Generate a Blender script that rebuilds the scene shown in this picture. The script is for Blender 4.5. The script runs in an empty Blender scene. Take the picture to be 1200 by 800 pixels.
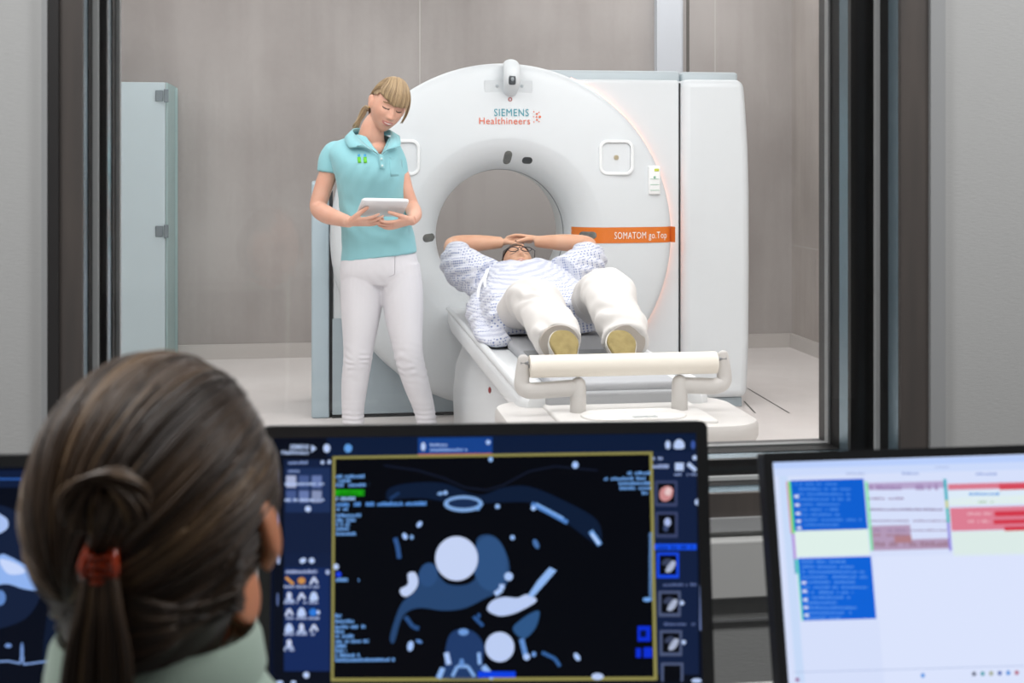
import bpy, bmesh, math, random
from mathutils import Vector, Matrix, noise
from math import sin, cos, pi, radians as R, atan2, sqrt, exp
random.seed(11)
SC = bpy.context.scene; COL = SC.collection
V = Vector
# ---------------------------------------------------------------- camera model
F = 1600.0; HY = 185.0; VPX = 365.0
PSI = math.atan((600 - VPX) / F)
CAMZ = 1.37
FW = V((sin(PSI), cos(PSI), 0)); RT = V((cos(PSI), -sin(PSI), 0)); UP = V((0, 0, 1))
def ray(px, py): return FW + RT * ((px - 600) / F) + UP * ((HY - py) / F)
def P(px, py, D): return V((0, 0, CAMZ)) + ray(px, py) * D
def PY(px, py, Y):
    r = ray(px, py); return V((0, 0, CAMZ)) + r * (Y / r.y)

# ---------------------------------------------------------------- materials
def lin(c):
    if isinstance(c, str):
        c = c.lstrip('#'); c = tuple(int(c[i:i+2], 16) / 255 for i in (0, 2, 4))
    return tuple((x / 12.92 if x <= .04045 else ((x + .055) / 1.055) ** 2.4) for x in c[:3]) + (1,)
MATS = {}
def mat(name, color, rough=.5, metal=0, spec=.5, emis=None, es=1.0, bump=None, sss=0, vary=None, coat=0, sheen=0):
    if name in MATS: return MATS[name]
    m = bpy.data.materials.new(name); m.use_nodes = True; nt = m.node_tree; b = nt.nodes['Principled BSDF']
    b.inputs['Base Color'].default_value = lin(color); b.inputs['Roughness'].default_value = rough
    b.inputs['Metallic'].default_value = metal; b.inputs['Specular IOR Level'].default_value = spec
    b.inputs['Coat Weight'].default_value = coat; b.inputs['Sheen Weight'].default_value = sheen
    if sss:
        b.inputs['Subsurface Weight'].default_value = sss; b.inputs['Subsurface Radius'].default_value = (.012, .005, .003)
        b.inputs['Subsurface Scale'].default_value = 1.0
    if emis:
        b.inputs['Emission Color'].default_value = lin(emis); b.inputs['Emission Strength'].default_value = es
    tc = nt.nodes.new('ShaderNodeTexCoord')
    if bump:
        sc, st, dist = bump[:3]
        mp = nt.nodes.new('ShaderNodeMapping'); mp.inputs['Scale'].default_value = bump[3] if len(bump) > 3 else (1, 1, 1)
        n = nt.nodes.new('ShaderNodeTexNoise'); n.inputs['Scale'].default_value = sc; n.inputs['Detail'].default_value = 4
        bp = nt.nodes.new('ShaderNodeBump'); bp.inputs['Strength'].default_value = st; bp.inputs['Distance'].default_value = dist
        nt.links.new(tc.outputs['Object'], mp.inputs[0]); nt.links.new(mp.outputs[0], n.inputs['Vector'])
        nt.links.new(n.outputs['Fac'], bp.inputs['Height']); nt.links.new(bp.outputs[0], b.inputs['Normal'])
    if vary:
        c2, sc = vary[0], vary[1]
        mp = nt.nodes.new('ShaderNodeMapping'); mp.inputs['Scale'].default_value = vary[2] if len(vary) > 2 else (1, 1, 1)
        n = nt.nodes.new('ShaderNodeTexNoise'); n.inputs['Scale'].default_value = sc; n.inputs['Detail'].default_value = 6
        rp = nt.nodes.new('ShaderNodeValToRGB'); rp.color_ramp.elements[0].position = .32; rp.color_ramp.elements[1].position = .68
        rp.color_ramp.elements[0].color = lin(color); rp.color_ramp.elements[1].color = lin(c2)
        nt.links.new(tc.outputs['Object'], mp.inputs[0]); nt.links.new(mp.outputs[0], n.inputs['Vector'])
        nt.links.new(n.outputs['Fac'], rp.inputs[0]); nt.links.new(rp.outputs[0], b.inputs['Base Color'])
    MATS[name] = m
    return m
def glow(name, color, es=1.0):
    """self-lit screen pixel colour, black in reflection"""
    if name in MATS: return MATS[name]
    m = mat(name, '#030303', .4, spec=.06, emis=color, es=es)
    return m
def glass(name, tint, rough=0.0, tr=.93, refl=1.0):
    m = bpy.data.materials.new(name); m.use_nodes = True; nt = m.node_tree; nt.nodes.clear()
    o = nt.nodes.new('ShaderNodeOutputMaterial'); mx = nt.nodes.new('ShaderNodeMixShader')
    t = nt.nodes.new('ShaderNodeBsdfTransparent'); t.inputs[0].default_value = lin(tint)
    g = nt.nodes.new('ShaderNodeBsdfGlossy'); g.inputs['Roughness'].default_value = rough
    fr = nt.nodes.new('ShaderNodeFresnel'); fr.inputs[0].default_value = 1.45
    mu = nt.nodes.new('ShaderNodeMath'); mu.operation = 'MULTIPLY'; mu.inputs[1].default_value = refl
    nt.links.new(fr.outputs[0], mu.inputs[0]); nt.links.new(mu.outputs[0], mx.inputs[0])
    nt.links.new(t.outputs[0], mx.inputs[1]); nt.links.new(g.outputs[0], mx.inputs[2]); nt.links.new(mx.outputs[0], o.inputs[0])
    return m

# ---------------------------------------------------------------- mesh helpers
def new_bm(): return bmesh.new()
def finish(name, bm, m, parent=None, smooth=True, bevel=None, autos=40, loc=None, mats=None):
    """link a bmesh (already in the parent's local space) as one object"""
    me = bpy.data.meshes.new(name)
    bmesh.ops.recalc_face_normals(bm, faces=bm.faces[:])
    bm.to_mesh(me); bm.free()
    for mm in (mats or [m]): me.materials.append(mm)
    o = bpy.data.objects.new(name, me); COL.objects.link(o)
    if smooth:
        for p in me.polygons: p.use_smooth = True
        if autos:
            try: me.set_sharp_from_angle(angle=R(autos))
            except Exception: pass
    if bevel:
        b = o.modifiers.new('bevel', 'BEVEL'); b.width = bevel[0]; b.segments = bevel[1]; b.limit_method = 'ANGLE'; b.angle_limit = R(30)
        b.harden_normals = False
    if parent: o.parent = parent
    if loc is not None: o.location = loc
    return o
def thing(name, label, cat, loc=(0, 0, 0), rz=0, group=None):
    o = bpy.data.objects.new(name, None); COL.objects.link(o); o.empty_display_size = .1
    o.location = loc; o.rotation_euler = (0, 0, rz); tag(o, label, cat, group); return o
def tag(o, label=None, cat=None, group=None, kind=None):
    if label: o['label'] = label
    if cat: o['category'] = cat
    if group: o['group'] = group
    if kind: o['kind'] = kind
    return o
def struct(name, bm, m, parent=None, **k):
    o = finish(name, bm, m, parent, smooth=False, **k)
    o['kind'] = 'structure'
    return o
def box(bm, x0, x1, y0, y1, z0, z1, mi=0):
    vs = [bm.verts.new(p) for p in ((x0, y0, z0), (x1, y0, z0), (x1, y1, z0), (x0, y1, z0), (x0, y0, z1), (x1, y0, z1), (x1, y1, z1), (x0, y1, z1))]
    for f in ((0, 3, 2, 1), (4, 5, 6, 7), (0, 1, 5, 4), (1, 2, 6, 5), (2, 3, 7, 6), (3, 0, 4, 7)):
        fc = bm.faces.new([vs[i] for i in f]); fc.material_index = mi
    return vs
def rbox(bm, x0, x1, y0, y1, z0, z1, r=.01, seg=3):
    t = bmesh.new(); box(t, x0, x1, y0, y1, z0, z1)
    bmesh.ops.bevel(t, geom=t.edges[:], offset=r, segments=seg, profile=.5, affect='EDGES')
    merge(bm, t)
def merge(bm, t, M=None, mi=None):
    mp = {}
    for v in t.verts: mp[v] = bm.verts.new(M @ v.co if M else v.co)
    for f in t.faces:
        try:
            g = bm.faces.new([mp[v] for v in f.verts]); g.material_index = f.material_index if mi is None else mi
        except ValueError: pass
    t.free()
def loft(bm, rings, cap=True, mi=0):
    L = [[bm.verts.new(p) for p in r] for r in rings]
    n = len(L[0])
    for a, b in zip(L, L[1:]):
        for i in range(n):
            f = bm.faces.new((a[i], a[(i + 1) % n], b[(i + 1) % n], b[i])); f.material_index = mi
    if cap:
        f = bm.faces.new(L[0][::-1]); f.material_index = mi
        f = bm.faces.new(L[-1]); f.material_index = mi
    return L
def cr(vals, n):
    """Catmull-Rom resample of a list of Vectors (any dimension as tuples)"""
    out = []; m = len(vals)
    for i in range(m - 1):
        p0 = vals[max(i - 1, 0)]; p1 = vals[i]; p2 = vals[i + 1]; p3 = vals[min(i + 2, m - 1)]
        for k in range(n):
            t = k / n
            out.append(tuple(.5 * ((2 * b) + (-a + c) * t + (2 * a - 5 * b + 4 * c - d) * t * t + (-a + 3 * b - 3 * c + d) * t ** 3)
                             for a, b, c, d in zip(p0, p1, p2, p3)))
    out.append(tuple(vals[-1])); return out
def tube(bm, pts, rad, n=12, sub=1, up=None, cap=True, mi=0, round_ends=False):
    """tube along pts; rad = float, list of floats or list of (a,b) along (side, up)"""
    pts = [V(p) for p in pts]
    if not isinstance(rad, (list, tuple)): rad = [rad] * len(pts)
    rr = [(r if isinstance(r, (list, tuple)) else (r, r)) for r in rad]
    if sub > 1:
        q = cr([tuple(p) + tuple(r) for p, r in zip(pts, rr)], sub)
        pts = [V(x[:3]) for x in q]; rr = [x[3:] for x in q]
    if round_ends:
        d0 = (pts[0] - pts[1]).normalized(); d1 = (pts[-1] - pts[-2]).normalized()
        ra = (rr[0][0] + rr[0][1]) / 2; rb = (rr[-1][0] + rr[-1][1]) / 2
        pre = []; post = []
        for a in (80, 55, 30):
            pre.append((pts[0] + d0 * ra * sin(R(a)), (rr[0][0] * cos(R(a)), rr[0][1] * cos(R(a)))))
        for a in (30, 55, 80):
            post.append((pts[-1] + d1 * rb * sin(R(a)), (rr[-1][0] * cos(R(a)), rr[-1][1] * cos(R(a)))))
        pts = [p for p, r in pre] + pts + [p for p, r in post]; rr = [r for p, r in pre] + list(rr) + [r for p, r in post]
    m = len(pts); tn = []
    for i in range(m):
        a = pts[max(i - 1, 0)]; b = pts[min(i + 1, m - 1)]; d = b - a
        tn.append(d.normalized() if d.length > 1e-9 else V((0, 0, 1)))
    u = V(up) if up else (V((0, 0, 1)) if abs(tn[0].z) < .9 else V((0, 1, 0)))
    rings = []
    for p, t, r in zip(pts, tn, rr):
        u = u - t * u.dot(t)
        u = u.normalized() if u.length > 1e-6 else t.orthogonal().normalized()
        s = t.cross(u)
        rings.append([p + s * (cos(2 * pi * k / n) * r[0]) + u * (sin(2 * pi * k / n) * r[1]) for k in range(n)])
    loft(bm, rings, cap, mi)
def ell(bm, c, r, rot=None, seg=24, ring=16, mi=0, fn=None):
    t = bmesh.new(); bmesh.ops.create_uvsphere(t, u_segments=seg, v_segments=ring, radius=1)
    M = Matrix.Translation(V(c)) @ (rot.to_4x4() if rot else Matrix()) @ Matrix.Diagonal((r[0], r[1], r[2], 1))
    if fn:
        for v in t.verts: v.co = fn(v.co)
        M = Matrix.Translation(V(c)) @ (rot.to_4x4() if rot else Matrix())
    merge(bm, t, M, mi)
def lathe(bm, prof, c=(0, 0, 0), axis='y', n=96, closed=False):
    """revolve (r, h) profile about an axis through c"""
    rings = []
    for r, h in prof:
        ring = []
        for k in range(n):
            a = 2 * pi * k / n
            if axis == 'y': ring.append(V(c) + V((r * cos(a), h, r * sin(a))))
            elif axis == 'z': ring.append(V(c) + V((r * cos(a), r * sin(a), h)))
            else: ring.append(V(c) + V((h, r * cos(a), r * sin(a))))
        rings.append(ring)
    if closed: rings.append(rings[0])
    L = [[bm.verts.new(p) for p in r] for r in rings[:-1 if closed else None]]
    if closed: L.append(L[0])
    for a, b in zip(L, L[1:]):
        for i in range(n): bm.faces.new((a[i], a[(i + 1) % n], b[(i + 1) % n], b[i]))
    return L
def rrect(w, h, r, n=6, cx=0, cz=0):
    pts = []
    for (sx, sz, a0) in ((1, 1, 0), (-1, 1, 90), (-1, -1, 180), (1, -1, 270)):
        for k in range(n + 1):
            a = R(a0 + 90 * k / n)
            pts.append((cx + sx * (w / 2 - r) + r * cos(a), cz + sz * (h / 2 - r) + r * sin(a)))
    return pts
def prism(bm, outline, y0, y1, hole=None, f=None):
    """outline in XZ extruded along y (f maps (x,y,z)->point)"""
    f = f or (lambda x, y, z: V((x, y, z)))
    def lp(pts, y): return [bm.verts.new(f(x, y, z)) for x, z in pts]
    a = lp(outline, y0); b = lp(outline, y1); n = len(a)
    for i in range(n): bm.faces.new((a[i], a[(i + 1) % n], b[(i + 1) % n], b[i]))
    if not hole:
        bm.faces.new(a[::-1]); bm.faces.new(b); return
    c = lp(hole, y0); d = lp(hole, y1); m = len(c)
    for i in range(m): bm.faces.new((c[(i + 1) % m], c[i], d[i], d[(i + 1) % m]))
    if n == m:
        for i in range(n):
            j = (i + 1) % n
            bm.faces.new((a[j], a[i], c[i], c[j])); bm.faces.new((b[i], b[j], d[j], d[i]))
        return
    for (p, q) in ((a, c), (b, d)):
        es = []
        for lst in (p, q):
            for i in range(len(lst)):
                e = bm.edges.get((lst[i], lst[(i + 1) % len(lst)])); es.append(e)
        bmesh.ops.triangle_fill(bm, edges=es, use_beauty=True)
def voxel(bm, size, smooth=3, factor=.5):
    me = bpy.data.meshes.new('t'); bmesh.ops.recalc_face_normals(bm, faces=bm.faces[:]); bm.to_mesh(me); bm.free()
    o = bpy.data.objects.new('t', me); COL.objects.link(o)
    r = o.modifiers.new('r', 'REMESH'); r.mode = 'VOXEL'; r.voxel_size = size; r.adaptivity = 0
    if smooth:
        s = o.modifiers.new('s', 'SMOOTH'); s.iterations = smooth; s.factor = factor
    dg = bpy.context.evaluated_depsgraph_get(); dg.update()
    ev = o.evaluated_get(dg); m2 = bpy.data.meshes.new_from_object(ev)
    out = bmesh.new(); out.from_mesh(m2)
    bpy.data.objects.remove(o); bpy.data.meshes.remove(me); bpy.data.meshes.remove(m2)
    return out
def displace(bm, fn):
    bm.normal_update()
    mv = [(v, v.normal.copy() * fn(v.co)) for v in bm.verts]
    for v, d in mv: v.co += d
def text(bm, s, width, fmap, height=None, bold=0.0, mi=0, depth=.001, space=1.0):
    """text as mesh; u in 0..width, v from baseline; fmap(u, v, d)->point"""
    cu = bpy.data.curves.new('t', 'FONT'); cu.body = s; cu.size = 1; cu.extrude = 0; cu.offset = bold; cu.space_character = space
    cu.resolution_u = 3
    o = bpy.data.objects.new('t', cu); COL.objects.link(o)
    dg = bpy.context.evaluated_depsgraph_get(); dg.update()
    me = bpy.data.meshes.new_from_object(o.evaluated_get(dg))
    t = bmesh.new(); t.from_mesh(me); bpy.data.objects.remove(o); bpy.data.meshes.remove(me)
    bmesh.ops.triangulate(t, faces=t.faces[:])
    xs = [v.co.x for v in t.verts]; x0, x1 = min(xs), max(xs); k = width / (x1 - x0)
    ky = k if height is None else height / .72
    for v in t.verts: v.co = V(((v.co.x - x0) * k, v.co.y * ky, 0))
    mp = {}
    for v in t.verts: mp[v] = bm.verts.new(fmap(v.co.x, v.co.y, 0))
    for f in t.faces:
        try: g = bm.faces.new([mp[v] for v in f.verts]); g.material_index = mi
        except ValueError: pass
    t.free()
def sm(a, b, t):
    t = max(0, min(1, (t - a) / (b - a))); return t * t * (3 - 2 * t)
def ga(d, s): return exp(-(d / s) ** 2)

# ---------------------------------------------------------------- shared materials
M_white = mat('scanner_white', '#dce1e4', .38, spec=.4)
M_panelgrey = mat('scanner_bluegrey', '#a7b4bb', .4)
M_topgrey = mat('scanner_top_bluegrey', '#c3ced3', .4)
M_dark = mat('dark_seam', '#15181b', .6)
M_table = mat('table_white', '#dcdfe1', .4)
M_tgrey = mat('table_warm_grey', '#c9c6c3', .45)
M_black = mat('bezel_black', '#17181b', .45)
M_skin = mat('skin', '#dfb09a', .5, sss=.12, vary=('#d6a088', 14))
M_skin2 = mat('skin_pale', '#dfb194', .5, sss=.12, vary=('#d4a081', 14))

# ================================================================ SETTING
YF, YB = 2.5, 2.8           # partition wall faces
ROOM_X0, ROOM_X1, ROOM_Y = -2.15, PY(928, 300, 9.5).x, 9.5
CEIL = 2.9; CX0, CX1, CYB = -2.6, 3.6, -2.2
def concrete(name, c1, c2, seams_v=(), seams_h=(), axis='X', sc=1.0):
    m = bpy.data.materials.new(name); m.use_nodes = True; nt = m.node_tree; b = nt.nodes['Principled BSDF']; b.inputs['Roughness'].default_value = .7
    b.inputs['Specular IOR Level'].default_value = .3
    tc = nt.nodes.new('ShaderNodeTexCoord'); sp = nt.nodes.new('ShaderNodeSeparateXYZ'); nt.links.new(tc.outputs['Object'], sp.inputs[0])
    def nz(scale, det, mapping, lo, hi):
        mp = nt.nodes.new('ShaderNodeMapping'); mp.inputs['Scale'].default_value = mapping
        n = nt.nodes.new('ShaderNodeTexNoise'); n.inputs['Scale'].default_value = scale; n.inputs['Detail'].default_value = det
        r = nt.nodes.new('ShaderNodeMapRange'); r.inputs[1].default_value = .35; r.inputs[2].default_value = .65; r.inputs[3].default_value = lo; r.inputs[4].default_value = hi
        nt.links.new(tc.outputs['Object'], mp.inputs[0]); nt.links.new(mp.outputs[0], n.inputs['Vector']); nt.links.new(n.outputs['Fac'], r.inputs[0]); return r.outputs[0]
    a = nz(1.1 * sc, 8, (1, 1, .8), 0, 1); s2 = nz(5 * sc, 6, (2, 2, .12), -.18, .18); s3 = nz(40, 3, (1, 1, 1), -.08, .08)
    ad = nt.nodes.new('ShaderNodeMath'); nt.links.new(a, ad.inputs[0]); nt.links.new(s2, ad.inputs[1])
    ad2 = nt.nodes.new('ShaderNodeMath'); nt.links.new(ad.outputs[0], ad2.inputs[0]); nt.links.new(s3, ad2.inputs[1])
    mx = nt.nodes.new('ShaderNodeMix'); mx.data_type = 'RGBA'; nt.links.new(ad2.outputs[0], mx.inputs[0])
    mx.inputs[6].default_value = lin(c1); mx.inputs[7].default_value = lin(c2); cur = mx.outputs[2]
    for (ax, lst) in ((axis, seams_v), ('Z', seams_h)):
        for (pos, w, colr) in lst:
            s = nt.nodes.new('ShaderNodeMath'); s.operation = 'SUBTRACT'; s.inputs[1].default_value = pos; nt.links.new(sp.outputs[ax], s.inputs[0])
            ab = nt.nodes.new('ShaderNodeMath'); ab.operation = 'ABSOLUTE'; nt.links.new(s.outputs[0], ab.inputs[0])
            lt = nt.nodes.new('ShaderNodeMath'); lt.operation = 'LESS_THAN'; lt.inputs[1].default_value = w; nt.links.new(ab.outputs[0], lt.inputs[0])
            m2 = nt.nodes.new('ShaderNodeMix'); m2.data_type = 'RGBA'; nt.links.new(lt.outputs[0], m2.inputs[0]); nt.links.new(cur, m2.inputs[6]); m2.inputs[7].default_value = lin(colr); cur = m2.outputs[2]
    nt.links.new(cur, b.inputs['Base Color'])
    bp = nt.nodes.new('ShaderNodeBump'); bp.inputs['Strength'].default_value = .15; bp.inputs['Distance'].default_value = .01
    nt.links.new(ad2.outputs[0], bp.inputs['Height']); nt.links.new(bp.outputs[0], b.inputs['Normal'])
    return m
sv = [(PY(492, 40, 9.5).x, .004, '#c8c4c0'), (PY(806, 40, 9.5).x, .012, '#6f6b67'), (PY(838, 40, 9.5).x, .004, '#c2bebb'), (-1.3, .004, '#8a8683')]
M_conc = concrete('concrete_back', '#a39d9a', '#b6b1ae', sv)
M_conc2 = concrete('concrete_right', '#a19a95', '#b9b2ad', [(7.0, .006, '#b5b0ac')], [(PY(928, 287, 9.5).z, .004, '#bab5b1')], axis='Y')
M_ctfloor = concrete('pale_floor', '#d6d0cd', '#dfdad7')
M_base = mat('baseboard_pale', '#c9c4c0', .5)
M_ceil = mat('ceiling_white', '#d9d9d7', .8)
M_wall = mat('control_wall', '#b9b9b8', .8, bump=(60, .25, .002, (1, 1, 8)))
M_wall_low = mat('control_wall_low', '#8f908f', .8, bump=(60, .25, .002, (1, 1, 8)))
M_trimgrey = mat('trim_grey', '#a0a1a2', .5)
b = new_bm(); box(b, ROOM_X0, ROOM_X1, YB - .02, ROOM_Y, -.1, 0); struct('floor', b, M_ctfloor)
b = new_bm(); box(b, CX0, CX1, CYB, YB - .02, -.1, 0); struct('floor_control_room', b, mat('carpet_grey', '#5d5d5f', .95, bump=(200, .4, .003)))
b = new_bm(); box(b, min(CX0, ROOM_X0) - .1, CX1 + .1, CYB - .1, ROOM_Y + .2, CEIL, CEIL + .1); struct('ceiling', b, M_ceil)
b = new_bm(); box(b, ROOM_X0 - .2, ROOM_X1 + .2, ROOM_Y, ROOM_Y + .2, -.1, CEIL); struct('wall_back', b, M_conc)
b = new_bm(); box(b, ROOM_X1, ROOM_X1 + .2, YB, ROOM_Y, -.1, CEIL); struct('wall_right', b, M_conc2)
b = new_bm(); box(b, ROOM_X0 - .2, ROOM_X0, YB, ROOM_Y, -.1, CEIL); struct('wall_left', b, M_conc)
b = new_bm(); box(b, CX0 - .1, CX0, CYB, YF, -.1, CEIL); struct('wall_control_left', b, M_wall)
b = new_bm(); box(b, CX1, CX1 + .1, CYB, YF, -.1, CEIL); struct('wall_control_right', b, M_wall)
b = new_bm(); box(b, CX0 - .1, CX1 + .1, CYB - .1, CYB, -.1, CEIL); struct('wall_control_back', b, M_wall)
# baseboards of the scanner room (top y 393, bottom 408 at back)
hb = .10
b = new_bm(); box(b, ROOM_X0, ROOM_X1, ROOM_Y - .02, ROOM_Y, 0, hb); struct('baseboard_back', b, M_base)
b = new_bm(); box(b, ROOM_X1 - .02, ROOM_X1, YB, ROOM_Y - .02, 0, hb); struct('baseboard_right', b, M_base)
b = new_bm(); box(b, ROOM_X0, ROOM_X0 + .02, YB, ROOM_Y - .02, 0, hb); struct('baseboard_left', b, M_base)
# floor joints
def floor_line(name, pa, pb):
    a = ray(*pa); a = V((0, 0, CAMZ)) + a * (CAMZ / -a.z); c = ray(*pb); c = V((0, 0, CAMZ)) + c * (CAMZ / -c.z)
    d = (c - a).normalized(); s = V((-d.y, d.x, 0)) * .005; z = V((0, 0, .001))
    b = new_bm(); vs = [b.verts.new(p + z) for p in (a - s, c - s, c + s, a + s)]; b.faces.new(vs); struct(name, b, mat('joint', '#6a6764', .8))
floor_line('trim_1', (876, 455), (925, 484)); floor_line('trim_2', (872, 470), (885, 484))
# light post on the back wall
xa, xb = PY(770, 40, 9.42).x, PY(799, 40, 9.42).x
b = new_bm(); box(b, xa, xb, 9.42, 9.5, .1, CEIL); box(b, xb, xb + .02, 9.46, 9.5, .1, CEIL)
struct('trim_3', b, mat('post_paint', '#ced3da', .5))

# ---- window in the partition
ZT = 2.25
oL, oR, oB = PY(57, 300, YF).x, PY(1087, 300, YF).x, PY(600, 615, YF).z
b = new_bm()
box(b, CX0, oL, YF, YB, 0, CEIL); box(b, oR, CX1, YF, YB, 0, CEIL); box(b, oL, oR, YF, YB, 0, oB); box(b, oL, oR, YF, YB, ZT, CEIL)
struct('wall_front', b, M_wall)
b = new_bm(); box(b, ROOM_X0, oL, YB, YB + .012, 0, CEIL); box(b, oR, ROOM_X1, YB, YB + .012, 0, CEIL); box(b, oL, oR, YB, YB + .012, 0, oB); box(b, oL, oR, YB, YB + .012, ZT, CEIL); struct('trim_8_bounce', b, mat('bounce_lining', '#e6e6e4', .7))  # unseen white lining added to bounce fill light onto the lower scanner front
# lower darker wall lining + pale ledge board under the window
zb = PY(880, 700, YF - .03).z
b = new_bm(); box(b, CX0, CX1, YF - .012, YF, 0, zb - .005); struct('trim_4', b, M_wall_low)
b = new_bm(); box(b, CX0, CX1, YF - .02, YF - .012, zb - .048, zb - .044); struct('trim_5', b, mat('groove', '#606162', .8))
b = new_bm(); box(b, CX0, CX1, YF - .035, YF, zb, PY(880, 632, YF - .03).z); struct('trim_6', b, mat('ledge', '#bdbdbb', .6), bevel=(.004, 2))
def ring_boxes(b, L0, L1, R0, R1, B0, B1, y0, y1, top=ZT, tin=ZT - .05):
    """frame: left L0..L1, right R0..R1 (inner..outer), bottom B0(outer)..B1(inner)"""
    box(b, L0, L1, y0, y1, B0, top); box(b, R0, R1, y0, y1, B0, top); box(b, L1, R0, y0, y1, B0, B1); box(b, L1, R0, y0, y1, tin, top)
win = bpy.data.objects.new('window_1', None); COL.objects.link(win); win['kind'] = 'structure'
M_fb = mat('frame_brown', '#4b4644', .5, vary=('#57504c', 30, (1, 1, .1)))
M_fb2 = mat('frame_dark', '#2c2a2a', .5)
M_blue = mat('frame_steel_reflection_tint', '#8fa7b4', .25, metal=.7)  # blue reflection in the frame sides is put into the steel colour
M_lt = mat('frame_light', '#c4c6c6', .4)
M_gask = mat('gasket', '#0b0b0c', .6)
def fr(name, m, y0, y1, l, r, bt, l_out=oL, r_out=oR, b_out=oB, tin=ZT - .05):
    b = new_bm(); ring_boxes(b, l_out, l, r, r_out, b_out, bt, y0, y1, tin=tin); o = finish(name, b, m, win, smooth=False); return o
aL, aR, aB = PY(97, 300, YF).x, PY(1055, 300, YF).x, PY(600, 587, YF).z
fr('window_frame', M_fb, YF - .004, YF + .01, aL, aR, aB)
mL = PY(70, 300, YF).x
b = new_bm(); box(b, oL, mL, YF - .012, YF - .004, oB, ZT); finish('frame_edge', b, M_fb2, win, smooth=False)
fr('frame_channel', M_blue, YF + .01, YF + .055, aL, aR, aB)
fr('gasket', M_gask, YF + .055, YF + .095, aL + .002, aR, aB + .001)
fr('glazing_bead', M_lt, YF + .095, YF + .108, aL + .012, aR - .008, aB + .008, tin=ZT - .06)
bL, bR, bB = PY(125, 300, YF + .13).x, PY(997, 300, YF + .13).x, PY(600, 547, YF + .13).z
fr('window_frame', M_fb2, YF + .13, YF + .145, bL, bR, bB, tin=ZT - .08)
fr('frame_channel', M_blue, YF + .145, YF + .19, bL, bR, bB, tin=ZT - .08)
fr('gasket', M_gask, YF + .19, YF + .24, bL + .002, bR, bB + .001, tin=ZT - .08)
fr('glazing_bead', M_lt, YF + .24, YF + .26, bL + .009, bR - .005, bB + .004, tin=ZT - .085)
fr('frame_reveal', M_fb2, YF + .26, YB + .003, bL, bR - .001, bB, tin=ZT - .08)
G1 = glass('window_glass', '#fbfbfb', 0, refl=.8)
b = new_bm(); box(b, aL - .01, aR + .01, YF + .108, YF + .114, aB - .01, ZT - .05); finish('window_pane', b, G1, win, smooth=False)
b = new_bm(); box(b, bL - .01, bR + .01, YF + .26, YF + .268, bB - .01, ZT - .075); finish('window_pane', b, G1, win, smooth=False)
# pale casing around the opening
b = new_bm(); cL, cR = PY(49, 300, YF - .01).x, PY(1107, 300, YF - .01).x
box(b, cL, oL, YF - .014, YF, oB - .025, ZT + .03); box(b, oR, cR, YF - .014, YF, oB - .025, ZT + .03)
box(b, oL, oR, YF - .014, YF, oB - .025, oB); box(b, oL, oR, YF - .014, YF, ZT, ZT + .03)
struct('trim_7', b, M_trimgrey)

# ================================================================ CT SCANNER
GC = P(593, 277, 7.17); GX, GY, GZ = GC.x, GC.y, GC.z
SR = .915
gan = thing('ct_scanner', 'large white ring-shaped CT scanner with orange band, behind the standing woman', 'medical scanner', (GX, GY, 0))
def gl(px, py, y):      # pixel -> scanner-local point on local plane y
    p = PY(px, py, GY + y); return V((p.x - GX, y, p.z))
PROF = [(.352, .30), (.352, .24), (.354, .18), (.362, .135), (.38, .095), (.405, .06), (.44, .032), (.475, .014), (.505, .004), (.53, .0), (.60, .002), (.70, .008), (.78, .016), (.835, .025), (.868, .034), (.89, .046), (.905, .064), (.913, .085), (.915, .11), (.915, .20)]
def gy(r):              # front surface depth at radius r
    for (r0, h0), (r1, h1) in zip(PROF[1:], PROF[2:]):
        if r0 <= r <= r1: return h0 + (h1 - h0) * (r - r0) / max(r1 - r0, 1e-6)
    return .02
def gsurf(x, z, off=.002): return V((x, gy(sqrt(x * x + (z - GZ) ** 2)) - off, z))
def circ(r, n=96, a0=0, a1=360, cx=0, cz=None):
    cz = GZ if cz is None else cz
    return [(cx + r * cos(R(a0 + (a1 - a0) * k / n)), cz + r * sin(R(a0 + (a1 - a0) * k / n))) for k in range(n)]
b = new_bm(); prof = cr(PROF, 3); lathe(b, prof, (0, 0, GZ), n=160); finish('front_cover', b, M_white, gan, autos=60)
b = new_bm(); lathe(b, [(.352, .30), (.352, .42), (.365, .55), (.40, .72), (.45, .90), (.46, .93), (.47, .95), (.50, .95), (.50, .30)], (0, 0, GZ), n=96, closed=True)
finish('bore_tunnel', b, mat('bore_white', '#dfe2e2', .4), gan)
b = new_bm(); lathe(b, [(.3495, .243), (.3495, .251), (.353, .251), (.353, .243)], (0, 0, GZ), n=96, closed=True); finish('scan_ring_slot', b, mat('slot_grey', '#6d7478', .3), gan)
# main housing: upper left follows the disc, right side square
yf = .16
xs = gl(797, 300, yf).x - .003; lx = gl(389, 300, yf).x; ztop = gl(700, 93, yf).z; zbot = gl(700, 481, yf).z
out = [(xs, zbot), (xs, ztop)]
out += [(0.10, ztop)]
a = 84
rr = .885
ang0 = math.degrees(math.asin(min(1, (ztop - GZ) / rr)))
for k in range(0, 31):
    aa = R(ang0 + (172 - ang0) * k / 30)
    x, z = rr * cos(aa), GZ + rr * sin(aa)
    if x < .08: out.append((x, z))
out += [(lx, GZ + .10), (lx, zbot)]
b = new_bm(); prism(b, out, yf, .86, hole=circ(.485, 64)); bmesh.ops.remove_doubles(b, verts=b.verts[:], dist=.0005)
finish('housing', b, M_white, gan, bevel=(.035, 4), autos=35)
# lower blue-grey front panel
b = new_bm(); zp0 = gl(450, 484, yf - .004).z
box(b, lx + .002, gl(560, 480, yf - .004).x, yf - .012, yf - .001, zp0, gl(450, 372, yf).z); finish('lower_panel', b, M_panelgrey, gan, smooth=False, bevel=(.003, 2))
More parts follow.
